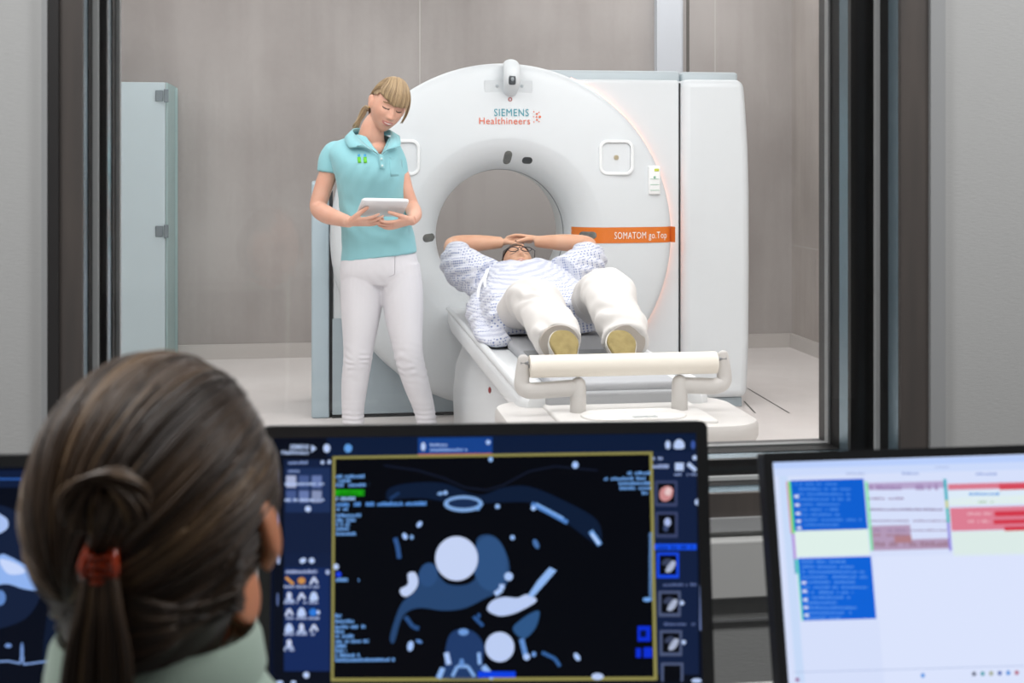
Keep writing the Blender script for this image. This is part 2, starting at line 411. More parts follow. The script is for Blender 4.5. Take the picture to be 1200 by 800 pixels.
# left column panel with dark joint
l0 = gl(365, 300, yf).x; l1 = gl(387, 300, yf).x; ltop = gl(376, 214, yf).z
b = new_bm(); rbox(b, l0, l1 - .004, yf - .01, .80, .0, ltop, .012); finish('side_panel', b, mat('side_panel_bluegrey', '#b5c6cf', .35), gan)
b = new_bm(); box(b, l1 - .005, lx + .004, yf - .006, .6, .03, ltop - .045); box(b, lx, gl(556, 480, yf).x, yf - .008, yf + .1, zp0 - .022, zp0 - .003)
finish('panel_joint', b, M_dark, gan, smooth=False)
# plinth
b = new_bm(); box(b, l1 - .002, xs + .28, yf + .03, .80, 0, zbot - .012); box(b, lx + .01, xs - .4, yf - .004, yf + .03, 0, zp0 - .022)
finish('plinth', b, M_panelgrey, gan, smooth=False, bevel=(.004, 2))
# right wing, bulging outline
wz0 = gl(840, 467, .12).z; wt = gl(840, 93, .12).z
wx0 = xs + .006
right = [(gl(873, 93, .12).x, wt), (gl(876, 125, .12).x, gl(0, 125, .12).z), (gl(878.5, 170, .12).x, gl(0, 170, .12).z), (gl(880, 230, .12).x, gl(0, 230, .12).z), (gl(880, 330, .12).x, gl(0, 330, .12).z), (gl(879.5, 420, .12).x, gl(0, 420, .12).z), (gl(877, 467, .12).x, wz0)]
b = new_bm(); prism(b, [(wx0, wz0), (wx0, wt)] + right, .12, .84)
finish('side_cover', b, M_white, gan, bevel=(.045, 5), autos=35)
b = new_bm(); prism(b, [(wx0 - .006, zbot + .01), (wx0 - .006, wt - .02), (wx0, wt - .02), (wx0, zbot + .01)], .165, .82); finish('cover_joint', b, M_dark, gan, smooth=False)
b = new_bm(); box(b, wx0 + .01, right[-1][0] - .02, .17, .80, 0, wz0 - .004); finish('plinth', b, M_panelgrey, gan, smooth=False, bevel=(.004, 2))
# rear top housing (blue-grey cap)
b = new_bm(); rt = gl(800, 83.5, .42).z
rbox(b, .12, gl(796, 90, .42).x, .40, .88, ztop - .06, rt, .02); rbox(b, gl(798, 90, .42).x, gl(864, 90, .42).x, .40, .88, ztop - .06, rt - .004, .02)
finish('top_cap', b, M_topgrey, gan)
# mood light strip round the disc
b = new_bm(); pts = [(.921 * cos(R(a)), .150, GZ + .921 * sin(R(a))) for a in range(66, -42, -2)]
tube(b, pts, .0045, n=8); finish('light_strip', b, mat('led_orange', '#ffffff', .5, emis='#ff8a55', es=5.0), gan)
# control panels
def ctrl_panel(px, py, left=False):
    c = gl(px, py, .01); r = 42 / 223
    def f(x, y, z): return V((c.x + x, gy(sqrt((c.x) ** 2 + (c.z - GZ) ** 2)) + y, c.z + z))
    b = new_bm(); prism(b, rrect(r, r, .045, 8), -.014, .01, hole=rrect(r - .034, r - .034, .03, 8), f=f)
    rim = finish('control_panel', b, mat('panel_rim', '#f1f4f5', .3), gan, bevel=(.005, 3))
    b = new_bm(); prism(b, rrect(r - .036, r - .036, .03, 8), -.003, .01, f=f); finish('keypad', b, mat('keypad', '#dfe4e7', .25), rim)
    b = new_bm(); prism(b, [(.013 * cos(2 * pi * k / 24), .013 * sin(2 * pi * k / 24)) for k in range(24)], -.0065, 0, hole=[(.009 * cos(2 * pi * k / 24), .009 * sin(2 * pi * k / 24)) for k in range(24)], f=f)
    box(b, *(lambda q: (q.x - .005, q.x + .005, q.y - .0065, q.y, q.z - .006, q.z + .006))(f(0, 0, 0))); finish('button', b, mat('icon_gold', '#b9aa84', .5), rim)
ctrl_panel(722, 184.5); ctrl_panel(471, 184.5)
# remote control in its holder
c = gl(765, 211, .05); cy = gy(sqrt(c.x ** 2 + (c.z - GZ) ** 2))
b = new_bm(); rbox(b, c.x - .034, c.x + .034, cy - .022, cy + .02, c.z - .078, c.z + .078, .01); h = finish('remote_control', b, mat('remote_white', '#f2f4f4', .35), gan)
b = new_bm(); rbox(b, c.x - .002, c.x + .024, cy - .025, cy - .02, c.z + .048, c.z + .062, .002); finish('key', b, mat('key_lime', '#c9d34a', .4), h)
b = new_bm()
ell(b, (c.x, cy - .022, c.z + .016), (.007, .004, .007)); finish('key', b, mat('key_green', '#8fbfa6', .4), h)
for q in range(3):
    b = new_bm(); rbox(b, c.x - .024, c.x + .024, cy - .024, cy - .02, c.z - .055 + q * .03, c.z - .052 + q * .03, .001); finish('key', b, MATS['key_green'], h)
# camera module at the top of the disc
c = gl(600, 101, .02); mo = new_bm()
prism(mo, rrect(57 / 223, 15 / 223, .01, 4, 0, 0), -.004, .02, f=lambda x, y, z: V((gl(596.5, 101, 0).x + x, gy(abs(c.z - GZ)) + y, c.z + z)))
mp_ = finish('mounting_plate', mo, mat('plate', '#d5dadd', .35), gan, bevel=(.002, 2))
for px in (583, 612):
    b = new_bm(); ell(b, (gl(px, 101, 0).x, gy(abs(c.z - GZ)) - .004, c.z), (.009, .004, .009)); finish('sensor_dot', b, mat('dot_grey', '#b3bbc0', .3), mp_)
b = new_bm(); top = gl(600, 70, .0)
tube(b, [(gl(600, 76, -.05).x, .03, top.z - .02), (gl(600, 76, -.05).x, -.02, top.z - .03), (gl(600, 84, -.05).x, -.055, top.z - .075), (gl(600, 95, -.05).x, -.05, top.z - .125), (gl(600, 100, -.05).x, .0, top.z - .165)], [(.035, .02), (.042, .03), (.046, .036), (.044, .03), (.038, .024)], n=24, sub=6, up=(0, -1, 0), round_ends=True)
cam_h = finish('camera_housing', b, M_white, gan)
b = new_bm(); q = gl(600.5, 93.5, -.09); rbox(b, q.x - .019, q.x + .019, -.095, -.07, q.z - .026, q.z + .024, .01); finish('camera_lens', b, mat('lens_dark', '#43484c', .15), cam_h)
b = new_bm(); ell(b, (q.x, -.095, q.z + .003), (.009, .004, .011)); finish('lens_glass', b, mat('lens_glass', '#8d9499', .1), cam_h)
def pill(px, py, w, h, rot=0, name='sensor_window', m=None, parent=gan, off=.003):
    c = gl(px, py, .03); c.x, c.z = c.x, c.z
    W, H = w / 223, h / 223; r = min(W, H) / 2 * .98
    def f(x, y, z):
        x2 = x * cos(R(rot)) - z * sin(R(rot)); z2 = x * sin(R(rot)) + z * cos(R(rot))
        p = gsurf(c.x + x2, c.z + z2, 0); return V((p.x, p.y + y, p.z))
    b = new_bm(); o0 = rrect(W, H, r, 8); ol = []; rings = []
    for i, (xa, za) in enumerate(o0):
        xb, zb = o0[(i + 1) % len(o0)]; nn_ = 10 if math.hypot(xb - xa, zb - za) > .008 else 1
        ol += [(xa + (xb - xa) * q / nn_, za + (zb - za) * q / nn_) for q in range(nn_)]
    for kk, dy in ((1.0, .004), (1.0, -off * .6), (.93, -off), (.7, -off - .0005), (.45, -off - .001), (.2, -off - .001), (.02, -off - .001)): rings.append([f(x * kk, dy, z * kk) for x, z in ol])
    loft(b, rings); return finish(name, b, m or mat('sensor_dark', '#5d6061', .2, vary=('#7a7b76', 60)), parent)
pill(595.5, 184.5, 9.5, 16, -6); pill(618.5, 188, 12, 8, -4, m=mat('sensor_black', '#3d4144', .2)); pill(503.5, 279, 16, 9.5, 4)
b = new_bm()
c = gl(597.5, 116.5, .02)
prism(b, [(.011 * cos(2 * pi * k / 20), .011 * sin(2 * pi * k / 20)) for k in range(20)], -.003, .01, hole=[(.006 * cos(2 * pi * k / 20), .006 * sin(2 * pi * k / 20)) for k in range(20)], f=lambda x, y, z: V((c.x + x, gy(c.z - GZ) + y, c.z + z)))
finish('laser_aperture', b, mat('aperture_red', '#b0605c', .4), gan)
# orange band
b = new_bm(); z0, z1 = gl(700, 285, 0).z, gl(700, 266.5, 0).z; xa_, xb_ = .358, gl(790.5, 275, .03).x
N = 46
cols = []
for i in range(N + 1):
    x = xa_ + (xb_ - xa_) * i / N; cols.append([b.verts.new(gsurf(x, z0 + (z1 - z0) * j / 4, .003)) for j in range(5)])
for p, q in zip(cols, cols[1:]):
    for j in range(4): b.faces.new((p[j], q[j], q[j + 1], p[j + 1]))
band = finish('orange_band', b, mat('band_orange', '#e0761c', .4), gan)
def txt(name, s, px0, px1, pybase, m, parent, off=.004, bold=.015, height=None, mi=None, space=1.0):
    b = new_bm(); a = gl(px0, pybase, .02); c = gl(px1, pybase, .02)
    text(b, s, c.x - a.x, lambda u, v, d: gsurf(a.x + u, a.z + v, off), bold=bold, height=height, space=space)
    return finish(name, b, m, parent, smooth=False)
txt('lettering', 'SOMATOM go.Top', 719, 782, 279.5, mat('letter_white', '#f6f3ee', .5), band, off=.005, height=8.2 / 223, bold=.0, space=1.08)
bw = pill(689, 275.5, 19, 8.5, 0, parent=band, off=.005)
txt('logo_lettering', 'SIEMENS', 578.5, 619, 136, mat('logo_teal', '#2b93a3', .5), gan, height=8.8 / 223, bold=.0, space=1.12)
lo = txt('logo_lettering', 'Healthineers', 561, 620.5, 145.5, mat('logo_orange', '#e2663d', .5), gan, height=8.2 / 223, bold=.0, space=1.08)
b = new_bm()
for (px, py, r) in ((632, 137, 1.5), (628.5, 133.5, 1.2), (628.5, 140.5, 1.2), (628, 137, 1), (625, 131, .8), (625, 143, .8), (624.5, 137, .7), (631, 131.8, .8), (631, 142.5, .8)):
    q = gl(px, py, .02); vs = [b.verts.new(gsurf(q.x + r / 223 * cos(2 * pi * k / 10), q.z + r / 223 * sin(2 * pi * k / 10), .004)) for k in range(10)]; b.faces.new(vs)
finish('logo_dots', b, mat('logo_orange', '#e2663d'), gan, smooth=False)

# ================================================================ PATIENT TABLE
TX = GX; TZ = .585
tab = thing('patient_table', 'white patient couch with grey pad extending out of the scanner bore', 'patient table', (TX, 5.5, 0))
def tl(p): return V((p.x - TX, p.y - 5.5, p.z))
# local: y from -1.15 (foot end, near camera) to +1.6 (scanner)
HWt = .33
def table_section(hw, z1, z0, r, n=5):
    return rrect(2 * hw, z1 - z0, r, n, 0, (z1 + z0) / 2)
YE = -1.02; YH = 1.58
b = new_bm()
rings = []
for y, hw, dz in ((YE, HWt - .03, .02), (YE + .02, HWt - .008, .004), (YE + .05, HWt, 0), (0, HWt, 0), (1.2, HWt, 0), (YH, HWt - .02, 0)):
    rings.append([V((x, y, z)) for x, z in table_section(hw, TZ - dz * .3, TZ - .09 + dz, .03)])
loft(b, rings); finish('tabletop', b, M_table, tab)
b = new_bm()   # side rails slightly raised
for s in (-1, 1): tube(b, [(s * (HWt - .022), YE + .04, TZ + .004), (s * (HWt - .022), YH - .02, TZ + .004)], (.02, .012), n=12, round_ends=True)
finish('side_rail', b, M_table, tab)
# pedestal, widening skirt under the table
b = new_bm(); rings = []
for z, hw, ya, yb in ((.0, .30, -.85, 1.42), (.03, .31, -.87, 1.44), (.20, .315, -.90, 1.46), (.34, .30, -.92, 1.46), (.42, .27, -.92, 1.46), (TZ - .085, .26, -.92, 1.46)):
    rings.append([V((x, y + (ya + yb) / 2, z)) for x, y in rrect(2 * hw, yb - ya, .2, 8)])
loft(b, rings); finish('pedestal', b, M_table, tab)
q = min((tl(P(573, 457, 4.6 + .02 * i_)) for i_ in range(100)), key=lambda v: abs(v.x + .318)); b = new_bm(); ell(b, (-.316, q.y, q.z), (.006, .013, .013)); finish('emergency_button', b, mat('button_red', '#8c2f33', .4), tab)
# end unit (foot end) with rounded corners, central panel
b = new_bm(); rings = []
ya, yb = -1.40, -.86; hw = .405; ze = .54
for z, ins in ((ze - .085, .03), (ze - .07, .008), (ze - .05, 0), (ze - .018, 0), (ze - .005, .006), (ze, .02)):
    rings.append([V((x, y + (ya + yb) / 2, z)) for x, y in rrect(2 * (hw - ins), yb - ya - 2 * ins, .13 - ins * .5, 10)])
loft(b, rings); eu = finish('end_cover', b, M_tgrey, tab)
b = new_bm(); rbox(b, -.25, .25, ya + .03, yb + .02, ze - .02, ze + .012, .01); finish('centre_panel', b, mat('centre_panel', '#dcdad7', .4), eu)
b = new_bm(); rings = [[V((x, y + ya + .13, z)) for x, y in rrect(.34 - i, .17 - i, .08 - i / 2, 8)] for z, i in ((ze + .008, 0), (ze + .018, .004), (ze + .021, .02))]
loft(b, rings); bd = finish('badge', b, mat('badge', '#e6e4e1', .4), eu)
b = new_bm(); st_ = min((tl(P(742, 489.5, 4 + .01 * i_)) for i_ in range(100)), key=lambda v: abs(v.z - ze - .022)); text(b, 'SIEMENS', .082, lambda u, v, d: V((st_.x + u, st_.y + v, ze + .0225)), bold=.0, height=.03); finish('lettering', b, mat('letter_slate', '#5b747c', .5), bd, smooth=False)
# couch end face (grey) and pad
b = new_bm(); rbox(b, -.215, .215, YE - .01, YH, TZ - .002, TZ + .035, .012); finish('couch_pad', b, mat('pad_grey', '#a7a9ad', .7, bump=(60, .2, .002)), tab)
b = new_bm(); rbox(b, -.24, .24, YE - .03, YE + .03, TZ - .085, TZ + .008, .012); finish('end_face', b, mat('end_grey', '#9fa1a4', .6), tab)
b = new_bm(); rbox(b, -.20, .20, -.72, -.28, TZ + .033, TZ + .04, .003); finish('pad_cover', b, mat('pad_dark', '#7e8184', .6), tab)
# paper roll holder
RC = tl(P(729.5, 427, 4.42)); ry = RC.y; rz = RC.z
def tx(px, D=4.42): return tl(P(px, 427, D)).x
holder_z = rz - .075
for s, pe, pp in ((-1, tx(612), tx(676)), (1, tx(851), tx(799))):
    b = new_bm()
    tube(b, [(pp, ry, ze + .005), (pp, ry, rz - .062)], [.027, .025], n=24, round_ends=True)
    xa2 = pe
    pts = [(pp, ry, holder_z + .004), ((pp + pe) / 2, ry, holder_z), (pe - s * .02, ry, holder_z - .002), (pe + s * .006, ry, holder_z + .012), (pe + s * .008, ry, rz - .03), (pe + s * .004, ry, rz + .026)]
    tube(b, pts, [(.027, .022), (.027, .022), (.027, .022), (.026, .018), (.024, .012), (.018, .008)], n=18, sub=5, up=(0, 1, 0), round_ends=True)
    h = finish('roll_holder_arm', b, M_tgrey, tab)
    b = new_bm(); tube(b, [(pe - s * .012, ry, rz + .012), (pe + s * .014, ry, rz + .012)], .009, n=14); finish('roll_pin', b, mat('pin_steel', '#8b8d90', .3, metal=.8), h)
roll = thing('paper_roll', 'cream roll of couch paper held across the foot end of the table', 'paper roll', (TX, 5.5 + ry, 0))
b = new_bm(); xl, xr = tx(618), tx(844); rr_ = .036
prof = [(.006, xl), (rr_ * .97, xl), (rr_, xl + .003), (rr_, xr - .003), (rr_ * .97, xr), (.006, xr)]
lathe(b, prof, (0, 0, rz), axis='x', n=48, closed=True)
finish('paper', b, mat('paper_cream', '#e9e3d8', .75, bump=(8, .1, .003, (1, 6, 6))), roll)
b = new_bm(); tube(b, [(xl - .012, 0, rz), (xr + .012, 0, rz)], .0055, n=14); finish('spindle', b, mat('spindle_grey', '#8d8d8c', .4), roll)

# ================================================================ FROSTED GLASS CABIN
q0, q1, q2 = PY(130, 96, 8.95), PY(193.5, 96, 8.95), PY(203, 96, 9.35)
cab = thing('glass_cabin', 'pale blue frosted glass cabin with steel hinges at the left end of the back wall', 'glass screen', ((q0.x + q1.x) / 2, 9.2, 0))
def fglass(name, col, tr=.6):
    m = mat(name, col, .25, spec=.5); bs = m.node_tree.nodes['Principled BSDF']; bs.inputs['Transmission Weight'].default_value = tr; bs.inputs['Roughness'].default_value = .55; bs.inputs['IOR'].default_value = 1.2; return m
cxm = cab.location.x
b = new_bm(); box(b, q0.x - .6 - cxm, q1.x - cxm, 8.95 - 9.2, 8.962 - 9.2, .01, q0.z); dr = finish('glass_door', b, fglass('frosted_glass', '#dcebf0', .3), cab, smooth=False, bevel=(.002, 1))
b = new_bm(); box(b, q1.x + .002 - cxm, q1.x + .014 - cxm, 8.962 - 9.2, 9.497 - 9.2, .01, q0.z); finish('side_glass', b, fglass('frosted_side', '#c5dcdc', .4), cab, smooth=False, bevel=(.002, 1))
b = new_bm(); box(b, q1.x + .014 - cxm, q2.x + .02 - cxm, 9.44 - 9.2, 9.452 - 9.2, .01, q0.z - .01); finish('return_glass', b, MATS['frosted_side'], cab, smooth=False)
for py in (112, 271):
    z = PY(187, py, 8.94).z
    b = new_bm(); x = q1.x - cxm
    box(b, x - .06, x - .012, 8.94 - 9.2, 8.949 - 9.2, z - .035, z + .035); box(b, x - .006, x + .022, 8.935 - 9.2, 8.949 - 9.2, z - .042, z + .042); finish('hinge', b, mat('hinge_steel', '#7f8a90', .35, metal=.8), cab, smooth=False, bevel=(.003, 2))

# ================================================================ PEOPLE
def head_shape(d, female=True, smile=1):
    """unit direction -> head-local point. front = -y, up = z. skull centre at origin, height about .235"""
    x, y, z = d
    p = V((x * .0745, y * .094, z * .118))
    if z < 0:
        k = -z
        p.x *= 1 - .30 * k ** 1.8
        if y > 0: p.y *= 1 - .5 * k ** 1.1
        else: p.y *= 1 + .04 * k
    # flatten sides
    f = sm(.05, -.5, y)       # front mask
    if f > 0:
        ax = abs(p.x); Z = p.z
        q = 0
        q += .003 * ga(ax, .05) * ga(Z - .045, .03)                        # forehead
        q += .0050 * ga(ax - .026, .020) * ga(Z - .026, .007)              # brow ridge
        q -= .0105 * ga(ax - .030, .017) * ga(Z - .008, .013)              # sockets
        q += .0060 * ga(ax - .030, .0115) * ga(Z - .006, .0085)            # eyeball
        t = (0.022 - Z) / .056
        if 0 < t < 1.25:
            h = .006 + .021 * min(t, 1) ** 1.25
            if t > 1: h *= 1 - (t - 1) * 4
            q += max(h, 0) * ga(ax, .0075 + .005 * min(t, 1))
        q += .006 * ga(ax - .0125, .006) * ga(Z + .031, .007)              # nostril wings
        q += .0085 * ga(ax, .024) * ga(Z + .062, .017)                     # mouth mound
        q += .0035 * ga(ax, .017) * ga(Z + .0565, .0042) + .0042 * ga(ax, .014) * ga(Z + .0665, .0045)
        q -= .0038 * ga(ax, .022) * ga(Z + .0612 - 0.15 * ax * smile, .0026)
        q -= .003 * ga(ax, .02) * ga(Z + .079, .006)
        q += .010 * ga(ax, .020) * ga(Z + .101, .014)                      # chin
        q += .006 * ga(ax - .042, .019) * ga(Z + .026, .021)               # cheeks
        p.y -= q * f
    return p
def add_head(bm, M, ears=True, smile=1):
    t = bmesh.new(); bmesh.ops.create_uvsphere(t, u_segments=120, v_segments=100, radius=1)
    for v in t.verts: v.co = head_shape(v.co, smile=smile)
    if ears:
        for s in (-1, 1):
            for (cx, cy, cz, rx, ry_, rz_, an) in ((.0790, .012, -.002, .0095, .014, .030, 12), (.0825, .018, .008, .008, .0145, .018, 12), (.075, .009, -.024, .008, .008, .011, 0)):
                ell(t, (s * cx, cy, cz), (rx, ry_, rz_), Matrix.Rotation(R(-an), 3, 'X') @ Matrix.Rotation(R(s * -14), 3, 'Z'))
    merge(bm, t, M)
def face_paint(bm, M, idx_lip, idx_dark, idx_white=None, idx_brow=None, eyes_down=True, smile=1):
    Mi = M.inverted()
    for f in bm.faces:
        c = Mi @ f.calc_center_median()
        if abs(c.x) > .085 or c.y > -.02 or abs(c.z) > .13: continue
        ax = abs(c.x); Z = c.z
        zc = -.0612 + .15 * ax * smile
        if ax < .026:
            wid = sqrt(max(0, 1 - (ax / .026) ** 2))
            d = Z - zc
            if idx_white is not None and abs(d + .0003) < .0018 * wid and ax < .016: f.material_index = idx_white
            elif -.0125 * wid < d < .0085 * wid: f.material_index = idx_lip
        if abs(ax - .031) < .0155:
            u = (ax - .031) / .0155
            ze = -.0005 + .004 * (u * u)
            if abs(Z - ze) < .0027: f.material_index = idx_dark
            elif not eyes_down and 0 < Z - ze < .009 * (1 - u * u): f.material_index = idx_dark if abs(u) < .4 else idx_white
        if idx_brow is not None and abs(ax - .03) < .019 and abs(Z - (.0265 - .12 * max(0, ax - .032))) < .003: f.material_index = idx_brow
def hand(bm, wrist, dirv, palm_n, side, curl=25, spread=5, thumb_curl=10, scale=1.0, ctilt=0):
    """side=+1 thumb on the +(dirv x palm_n) side"""
    d = V(dirv).normalized(); n = V(palm_n); n = (n - d * n.dot(d)).normalized(); s = d.cross(n) * side
    w = V(wrist); k = scale
    L = .088 * k
    tube(bm, [w - d * .01, w + d * .02 * k, w + d * .05 * k, w + d * .075 * k, w + d * L], [(.026 * k, .020 * k), (.030 * k, .017 * k), (.037 * k, .014 * k), (.039 * k, .0125 * k), (.034 * k, .0105 * k)], n=16, sub=3, up=n)
    for i, (off, ln) in enumerate(((.0295, .072), (.0100, .080), (-.0095, .075), (-.0280, .060))):
        base = w + d * (L - .01) * 1.0 + s * off * k - d * (.004 if i in (0, 3) else 0) * k
        a = R(spread * (1.3 - i) * .7); dd = (d * cos(a) + s * sin(a)).normalized()
        pts = [base]; c = 0; cur = base
        for j, fr_ in enumerate((.10, .42, .28, .20)):
            c += R(curl * (0.0, .7, 1.0, .7)[j])
            v = dd * cos(c) + n * sin(c); cur = cur + v * ln * k * fr_; pts.append(cur)
        tube(bm, pts, [.0088 * k, .0088 * k, .0082 * k, .0074 * k, .0062 * k], n=10, round_ends=True)
    tb = w + d * .022 * k + s * .024 * k + n * .004
    a = R(38); v1 = (d * cos(a) + s * sin(a) * .9 + n * .35).normalized(); a2 = R(20); v2 = (d * cos(a2) + s * sin(a2) + n * (.3 + thumb_curl / 60)).normalized()
    tube(bm, [tb - v1 * .01, tb + v1 * .030 * k, tb + v1 * .038 * k + v2 * .026 * k, tb + v1 * .038 * k + v2 * .050 * k], [.014 * k, .0115 * k, .0098 * k, .0082 * k], n=12, round_ends=True)

def hair_mat(name, c1, c2, c3, rough=.38):
    m = bpy.data.materials.new(name); m.use_nodes = True; nt = m.node_tree; b = nt.nodes['Principled BSDF']
    at = nt.nodes.new('ShaderNodeAttribute'); at.attribute_name = 'tone'
    rp = nt.nodes.new('ShaderNodeValToRGB'); e = rp.color_ramp.elements; e[0].color = lin(c1); e[1].color = lin(c3); k = e.new(.5); k.color = lin(c2)
    nt.links.new(at.outputs['Fac'], rp.inputs[0]); nt.links.new(rp.outputs[0], b.inputs['Base Color'])
    b.inputs['Roughness'].default_value = rough; b.inputs['Specular IOR Level'].default_value = .5
    return m
def hair_finish(name, bm, tones, m, parent, **k):
    o = finish(name, bm, m, parent, **k)
    at = o.data.attributes.new('tone', 'FLOAT', 'POINT')
    n = len(o.data.vertices); vals = tones + [.3] * (n - len(tones)); at.data.foreach_set('value', vals[:n]); return o

# ---------------------------------------------------------------- standing woman
ND = 6.35; NS = F / ND; NP0 = P(450, 530, ND)
nur = thing('standing_person', 'standing woman with blonde ponytail, aqua polo shirt and white trousers, reading a tablet', 'person', (NP0.x, NP0.y, 0), -PSI)
def n(px, py, y=0.0): # pixel -> nurse local, y = depth away from camera plane
    D = ND + y; return V(((px - 600) / F * D - (450 - 600) / F * ND, y, CAMZ + (HY - py) / F * D))
HC = n(454.5, 124, -.015)
# head frame: yaw to image right, roll, pitch down
HM = Matrix.Translation(HC) @ Matrix.Rotation(R(24), 4, 'Z') @ Matrix.Rotation(R(15), 4, 'Y') @ Matrix.Rotation(R(17), 4, 'X') @ Matrix.Diagonal((1.03, 1.03, 1.05, 1))
b = new_bm(); add_head(b, HM, smile=1)
neck_top = HM @ V((0, .025, -.06))
tube(b, [n(434, 172, .03), n(435, 160, .02), n(438, 148, .02), neck_top], [(.080, .062), (.062, .058), (.054, .056), (.053, .056)], n=24, sub=4, up=(0, 1, 0))
# chest skin under the open collar
ell(b, n(438, 178, .02), (.085, .075, .055))
# arms. her right arm = image left
shL, shR = n(392, 184, .03), n(460, 186, .0)
elL, elR = n(373, 243, .0), n(482, 241, -.02)
wrL, wrR = n(410, 260, -.24), n(482, 258, -.22)
tube(b, [shL, n(384, 205, .02), n(377, 226, .01), elL, n(382, 251, -.08), n(396, 256, -.16), wrL], [.036, .043, .042, .040, .042, .034, .026], n=20, sub=5)
tube(b, [shR, n(470, 205, .0), n(475, 222, -.01), elR, n(485, 248, -.08), n(486, 253, -.15), wrR], [.034, .038, .036, .035, .036, .031, .025], n=20, sub=5)
# hands under the tablet
hand(b, wrL, n(446, 259.5, -.27) - wrL, (0, .5, .85), 1, curl=12, spread=5, scale=1.0)
hand(b, wrR, n(452, 266, -.245) - wrR, (0, .5, .85), -1, curl=14, spread=5, scale=.97)
b = voxel(b, .0033, 2, .5)
face_paint(b, HM, 1, 2, 3, 4)
body = finish('body', b, M_skin, nur, autos=None, mats=[M_skin, mat('lips', '#c4776e', .45), mat('lash', '#4b3328', .6), mat('teeth', '#efe9e2', .3), mat('brow_blond', '#8f7350', .7)])
# polo shirt
def ering(c, rx, ry, tilt=0, nn=40, e=2.3):
    pts = []
    for k in range(nn):
        a = 2 * pi * k / nn; ca, sa = cos(a), sin(a)
        x = rx * abs(ca) ** (2 / e) * (1 if ca > 0 else -1); y = ry * abs(sa) ** (2 / e) * (1 if sa > 0 else -1)
        pts.append(V(c) + V((x, y, x * tilt)))
    return pts
def band_ring(pxl, pxr, py, y, ry, tilt=0, e=2.3):
    a = n(pxl, py, y); c = n(pxr, py, y); return ering((a + c) / 2, (c.x - a.x) / 2, ry, tilt, e=e)
def dense(rings, sub=3):
    out = []; m = len(rings); k = len(rings[0])
    cols = [cr([tuple(r[i]) for r in rings], sub) for i in range(k)]
    return [[V(cols[i][j]) for i in range(k)] for j in range(len(cols[0]))]
b = new_bm()
rings = [band_ring(400, 488, 300, .0, .118, .13), band_ring(401, 487, 288, .0, .117), band_ring(400, 483, 265, .0, .110), band_ring(398, 476, 240, .0, .103), band_ring(396, 474, 222, -.005, .110), band_ring(393, 474, 205, -.01, .120), band_ring(389, 472, 190, -.005, .118), band_ring(385, 472, 178, .01, .105, -.0), band_ring(392, 467, 168, .02, .082), band_ring(408, 458, 161, .025, .062), band_ring(420, 450, 158, .03, .05)]
loft(b, dense(rings))
for (a0, a1, a2, r) in ((n(394, 178.5, .02), n(387.5, 188, .022), n(385, 201.5, .02), .056), (n(459, 178, .0), n(465, 190, .0), n(467.5, 205, .0), .047)):
    ell(b, a0, (r, r * .95, r * .92)); tube(b, [a0, a1, a2], [r, r * .97, r * .93], n=28, sub=4)
for s in (1, -1): ell(b, n(433 + s * 16, 206, -.06), (.066, .058, .066))
b = voxel(b, .0045, 5, .5)
def shirt_w(p):
    q = noise.noise(p * V((9, 9, 5))) * .004 + noise.noise(V((p.x * 26, p.y * 26, p.z * 12))) * .0018
    q += .0022 * sin((p.z * 1.0 + p.x * .7) * 70 + 3 * noise.noise(p * 8)) * ga(p.z - 1.08, .09)
    q += .002 * sin((p.x * 1.3 - p.z * .6) * 75) * ga(p.z - 1.30, .06) * sm(-.02, -.1, p.y)
    return q
displace(b, shirt_w)
M_polo = mat('polo_aqua', '#8cc6ce', .85, sheen=.2, bump=(420, .25, .001))
# cut the V neck: remove faces above a V on the front
def polo_cut(c):
    zv = n(446, 183, 0).z; 
    if c.y < .02 and c.z > zv:
        xv = n(446, 183, -.1).x
        w = (c.z - zv) * .48
        if xv - w * 1.7 < c.x < xv + w * .75: return True
    return c.z > n(436, 158.5, 0).z and abs(c.x - n(436, 158, 0).x) < .058
ff = [f for f in b.faces if polo_cut(f.calc_center_median())]
bmesh.ops.delete(b, geom=ff, context='FACES')
polo = finish('polo_shirt', b, M_polo, nur, autos=None)
sd = polo.modifiers.new('s', 'SOLIDIFY'); sd.thickness = .0025; sd.offset = 1
# collar: two wings
b = new_bm()
def quadstrip(bm, A, B, sub=6, mi=0):
    A = [V(p) for p in cr([tuple(p) for p in A], sub)]; B = [V(p) for p in cr([tuple(p) for p in B], sub)]
    a = [bm.verts.new(p) for p in A]; c = [bm.verts.new(p) for p in B]
    for i in range(len(a) - 1):
        f = bm.faces.new((a[i], a[i + 1], c[i + 1], c[i])); f.material_index = mi
quadstrip(b, [n(448, 152, .075), n(425, 150, .07), n(413, 152, .0), n(424, 165, -.075), n(444, 181, -.118)], [n(450, 158, .09), n(419, 158, .085), n(404, 160, -.02), n(410, 172, -.108), n(425, 168.5, -.118)])
quadstrip(b, [n(448, 152, .075), n(457, 152, .04), n(458, 158, -.02), n(455, 168, -.085), n(447, 181, -.118)], [n(450, 158, .09), n(466, 158, .06), n(469, 162, -.03), n(468, 171, -.10), n(453, 174, -.128)])
co = finish('collar', b, M_polo, polo, autos=None); sd = co.modifiers.new('s', 'SOLIDIFY'); sd.thickness = .005
